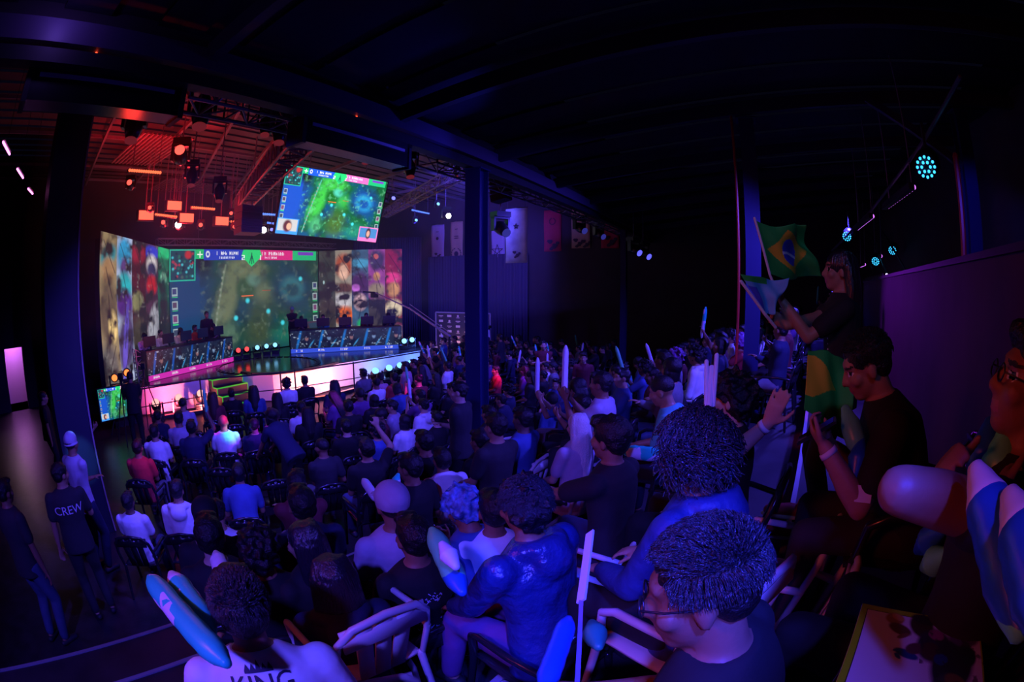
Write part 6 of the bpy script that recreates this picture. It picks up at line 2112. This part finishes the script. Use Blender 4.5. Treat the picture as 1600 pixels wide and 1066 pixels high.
stick_obj(at(568, 750, d=3.6), at(590, 782, d=3.3), STICK_W, 'white stick held up left of the pale lilac cap', .032)
stick_obj(at(622, 742, d=3.6), at(612, 772, d=3.5), STICK_A, 'cyan stick held up right of the pale lilac cap', .032)
stick_obj(at(1024, 843, d=1.6), at(1036, 866, d=1.55), STICK_G, 'pale green stick end in the dark below the curly hair', .03)
# paper wand
A, B = at(922, 832, d=1.35), at(908, 940, d=1.2)
t = thing('paper_wand', 'flat white paper wand held upright at the bottom centre', 'wand', (A + B) / 2)
G().bar((A - B) / 2, (B - A) / 2, .028, .006, up=(-.4, -1, .3)).build('strip', mat('paper', (.75, .72, .85), .6), t)
G().bar((B - A) / 2, at(902, 1066, d=1.0) - (A + B) / 2, .010, .008).build('handle', mat('wand_handle', (.3, .2, .4), .5), t)
# bundled tall white sticks held by the boy
for i, (a, b) in enumerate((((1104, 565), (1103, 650)), ((1112, 575), (1108, 640)), ((1120, 555), (1112, 655)))):
    tag(G().tube([at(*a, d=2.15), at(*b, d=2.05)], .010 + .004 * (i == 1), 8).build('tall_stick', mat('stick_white')), 'tall thin pale stick before the face of the boy, %s of three' % ('leftmost', 'shortest', 'rightmost')[i], 'stick', 'tall thin sticks')

# ---- picture board at the bottom right
zb = EYE.z - .635
TLb, TRb = at(1347, 945, z=zb), at(1528, 975, z=zb)
ub = (TRb - TLb).normalized()
vb = Vector((ub.y, -ub.x, 0))
TLb.z = TRb.z = zb
BLb, BRb = TLb + vb * .42 + Vector((0, 0, .05)), TRb + vb * .42 + Vector((0, 0, .05))
t = thing('picture_board', 'white picture board with a lime green border at the bottom right', 'board', TLb)
wl = (TRb - TLb).length
c = Canvas(150, 160, s2l(150, 200, 20))
c.rect(.05, .055, .99, .99, (.62, .62, .62))
c.rect(.045, .05, .055, .99, (.02, .02, .02)); c.rect(.045, .05, .99, .058, (.02, .02, .02))
for (x, y, rx, ry, k, r_) in ((.28, .10, .07, .06, (150, 110, 50), 0), (.33, .20, .09, .05, (90, 60, 40), .4), (.50, .13, .09, .12, (60, 40, 30), -.3), (.60, .30, .12, .16, (50, 44, 60), .3), (.40, .42, .09, .035, (30, 70, 120), .3), (.46, .36, .07, .05, (90, 50, 60), -.4), (.75, .45, .15, .25, (40, 40, 46), .2), (.85, .18, .12, .10, (90, 50, 110), 0), (.70, .70, .10, .16, (60, 70, 60), 0), (.9, .8, .12, .2, (40, 30, 60), 0), (.30, .08, .05, .03, (190, 150, 70), .5), (.36, .26, .05, .02, (120, 80, 50), -.6), (.52, .06, .10, .05, (40, 34, 30), .2), (.62, .20, .06, .05, (150, 60, 110), .4), (.58, .36, .07, .08, (70, 44, 40), -.2), (.66, .42, .05, .05, (30, 60, 110), 0), (.34, .45, .03, .015, (20, 80, 150), .8), (.33, .40, .03, .012, (20, 80, 150), -.3), (.78, .60, .09, .06, (110, 90, 50), .7), (.88, .36, .06, .09, (30, 60, 50), 0), (.62, .88, .12, .10, (50, 40, 80), .3), (.80, .92, .10, .07, (20, 60, 70), 0)):
    c.ell(x, y, rx, ry, s2l(*k), .25, r_)
c.noise(14, 9, (.02, .02, .02), .55, .62, .8, (c.X > .5).astype(np.float32))
rel = [Vector((0, 0, .004)), TRb - TLb + Vector((0, 0, .004)), BRb - TLb + Vector((0, 0, .004)), BLb - TLb + Vector((0, 0, .004))]
me_o = picture('print', c, rel, t, 1)
mb = bpy.data.materials.new('board_print_colours'); mb.use_nodes = True
an = mb.node_tree.nodes.new('ShaderNodeAttribute'); an.attribute_name = 'pix'
mb.node_tree.links.new(an.outputs['Color'], mb.node_tree.nodes['Principled BSDF'].inputs['Base Color'])
me_o.data.materials[0] = mb
g = G()
q = [Vector((0, 0, -.004)), TRb - TLb + Vector((0, 0, -.004)), BRb - TLb + Vector((0, 0, -.004)), BLb - TLb + Vector((0, 0, -.004))]
g.add(q + [p + Vector((0, 0, .006)) for p in q], [(3, 2, 1, 0), (4, 5, 6, 7), (0, 1, 5, 4), (1, 2, 6, 5), (2, 3, 7, 6), (3, 0, 4, 7)])
g.build('panel', WHITEP, t)

# ---- loose chairs near the camera
chair((at(560, 1010, z=1.65).x, at(560, 1010, z=1.65).y, TIER_Z[3]), face(-1, .3), 'w', 'white plastic chair back standing right of the KING shirt')
p = at(676, 1060, z=2.05)
chair((p.x, p.y, TIER_Z[3]), face(-.8, 1), 'w', 'empty pinkish white armchair at the bottom centre')
for i, (px, py) in enumerate(((1192, 850), (1196, 930))):
    p = at(px, py, z=2.3)
    chair((p.x + .0, p.y + .1, TIER_Z[4]), face(-1, .3), 'w', 'curved white chair back %s' % ('in the dark aisle below the curly hair', 'just right of the nearest dark head'))if False else chair((p.x, p.y + .1, TIER_Z[4]), face(-1, .3), 'w', ('white chair back in the dark aisle below the curly hair', 'white chair back just right of the nearest dark head')[i])
# red sneakers on the aisle step
for i, (px, py) in enumerate(((1233, 798), (1234, 830))):
    p = at(px, py, z=TIER_Z[5] + .05)
    t = thing('sneaker', 'red sneaker with a white sole in the aisle, %s of the pair' % ('farther', 'nearer')[i], 'shoe', (p.x, p.y, TIER_Z[5]), face(-1, .1))
    G().tube([(0, -.10, .055), (0, 0, .06), (0, .13, .045)], [.042, .044, .036], 12, flat=.9).tube([(0, -.09, .06), (0, -.08, .11)], [.04, .038], 12).build('upper', mat('sneaker_red', (.35, .02, .03), .6), t, True)
    G().tube([(0, -.11, .018), (0, .03, .018), (0, .14, .018)], [.046, .048, .038], 12, flat=.35).build('sole', mat('sole_white', (.6, .55, .55), .5), t, True)

# coloured beams catching single people in the crowd
def beam(px, py, h, col, power, ang=5, off=(-1.5, 1.5, 4.8)):
    p = seat_at(px, py, h, 4.2)
    p = Vector((p.x, p.y, p.z + h))
    lamp('SPOT', p + Vector(off), p, power * 4.5, col, .03, ang, .6, 'beam')


beam(350, 664, 1.22, (1, .01, .22), 420, 3.2, (3.2, 1.6, 3.2))
beam(350, 690, .93, (.02, .55, 1), 520, 4.2, (3.6, 1.2, 3.2))
beam(396, 664, 1.19, (.25, .02, 1), 420, 8, (3.4, 1.5, 3.2))
beam(432, 655, 1.19, (1, .03, .3), 160, 5, (2.8, 2, 3.4))
beam(217, 725, .95, (1, .03, .25), 70, 9, (3, 1.5, 3.4))
beam(528, 622, 1.15, (.5, .03, 1), 380, 9, (3, -.5, 3.2))
beam(650, 612, 1.0, (.9, .02, .7), 300, 8, (3, -1, 3.4))
beam(780, 580, 1.19, (1, .02, .35), 420, 7, (3.2, -2, 3.2))
beam(817, 582, 1.19, (.4, .03, 1), 300, 6, (3.2, -2, 3.2))
beam(125, 705, 1.35, (.1, .35, 1), 260, 8, (3, -.5, 2.6))
beam(1158, 545, 1.1, (1, .05, .3), 160, 9, (-3, -2, 2.6))


# beams of the hanging spotlights, seen in the haze
for px, py, x, d_, col, pw in ((256, 352, -13.5, (.55, .30, .45), RED, 500), (314, 356, -13.5, (.75, .55, .42), RED, 500), (235, 329, -12.5, (.35, .25, .5), RED, 350), (366, 358, -13.0, (.6, .7, .5), RED, 350), (282, 248, -8.6, (-.2, .2, -.6), RED, 200),
                               (639, 533, -11.6, (.5, .2, .75), (.06, .04, 1), 500), (646, 531, -11.6, (.1, .7, .8), (.06, .04, 1), 500), (634, 534, -11.6, (-.5, .1, .8), (.08, .04, 1), 400), (612, 314, -12.0, (.4, .8, -.1), (.1, .05, 1), 300)):
    p = at(px, py, x=x) + Vector(d_) * .3
    lamp('SPOT', p, p + Vector(d_), pw, col, .04, 16, .5, 'haze_beam')

# thin haze hanging over the stage side of the hall
hz = G().box((-10.9, 10.2, 4.9), (13.2, 18.4, 4.7)).build('stage_haze', [])
hm = bpy.data.materials.new('haze'); hm.use_nodes = True
nt = hm.node_tree; nt.nodes.remove(nt.nodes['Principled BSDF'])
vs_ = nt.nodes.new('ShaderNodeVolumeScatter')
vs_.inputs['Color'].default_value = (.8, .8, .8, 1)
vs_.inputs['Density'].default_value = .011
vs_.inputs['Anisotropy'].default_value = .35
nt.links.new(vs_.outputs[0], nt.nodes['Material Output'].inputs['Volume'])
hz.data.materials.append(hm)
tag(hz, 'thin haze hanging under the roof over the stage', 'haze', None, 'stuff')
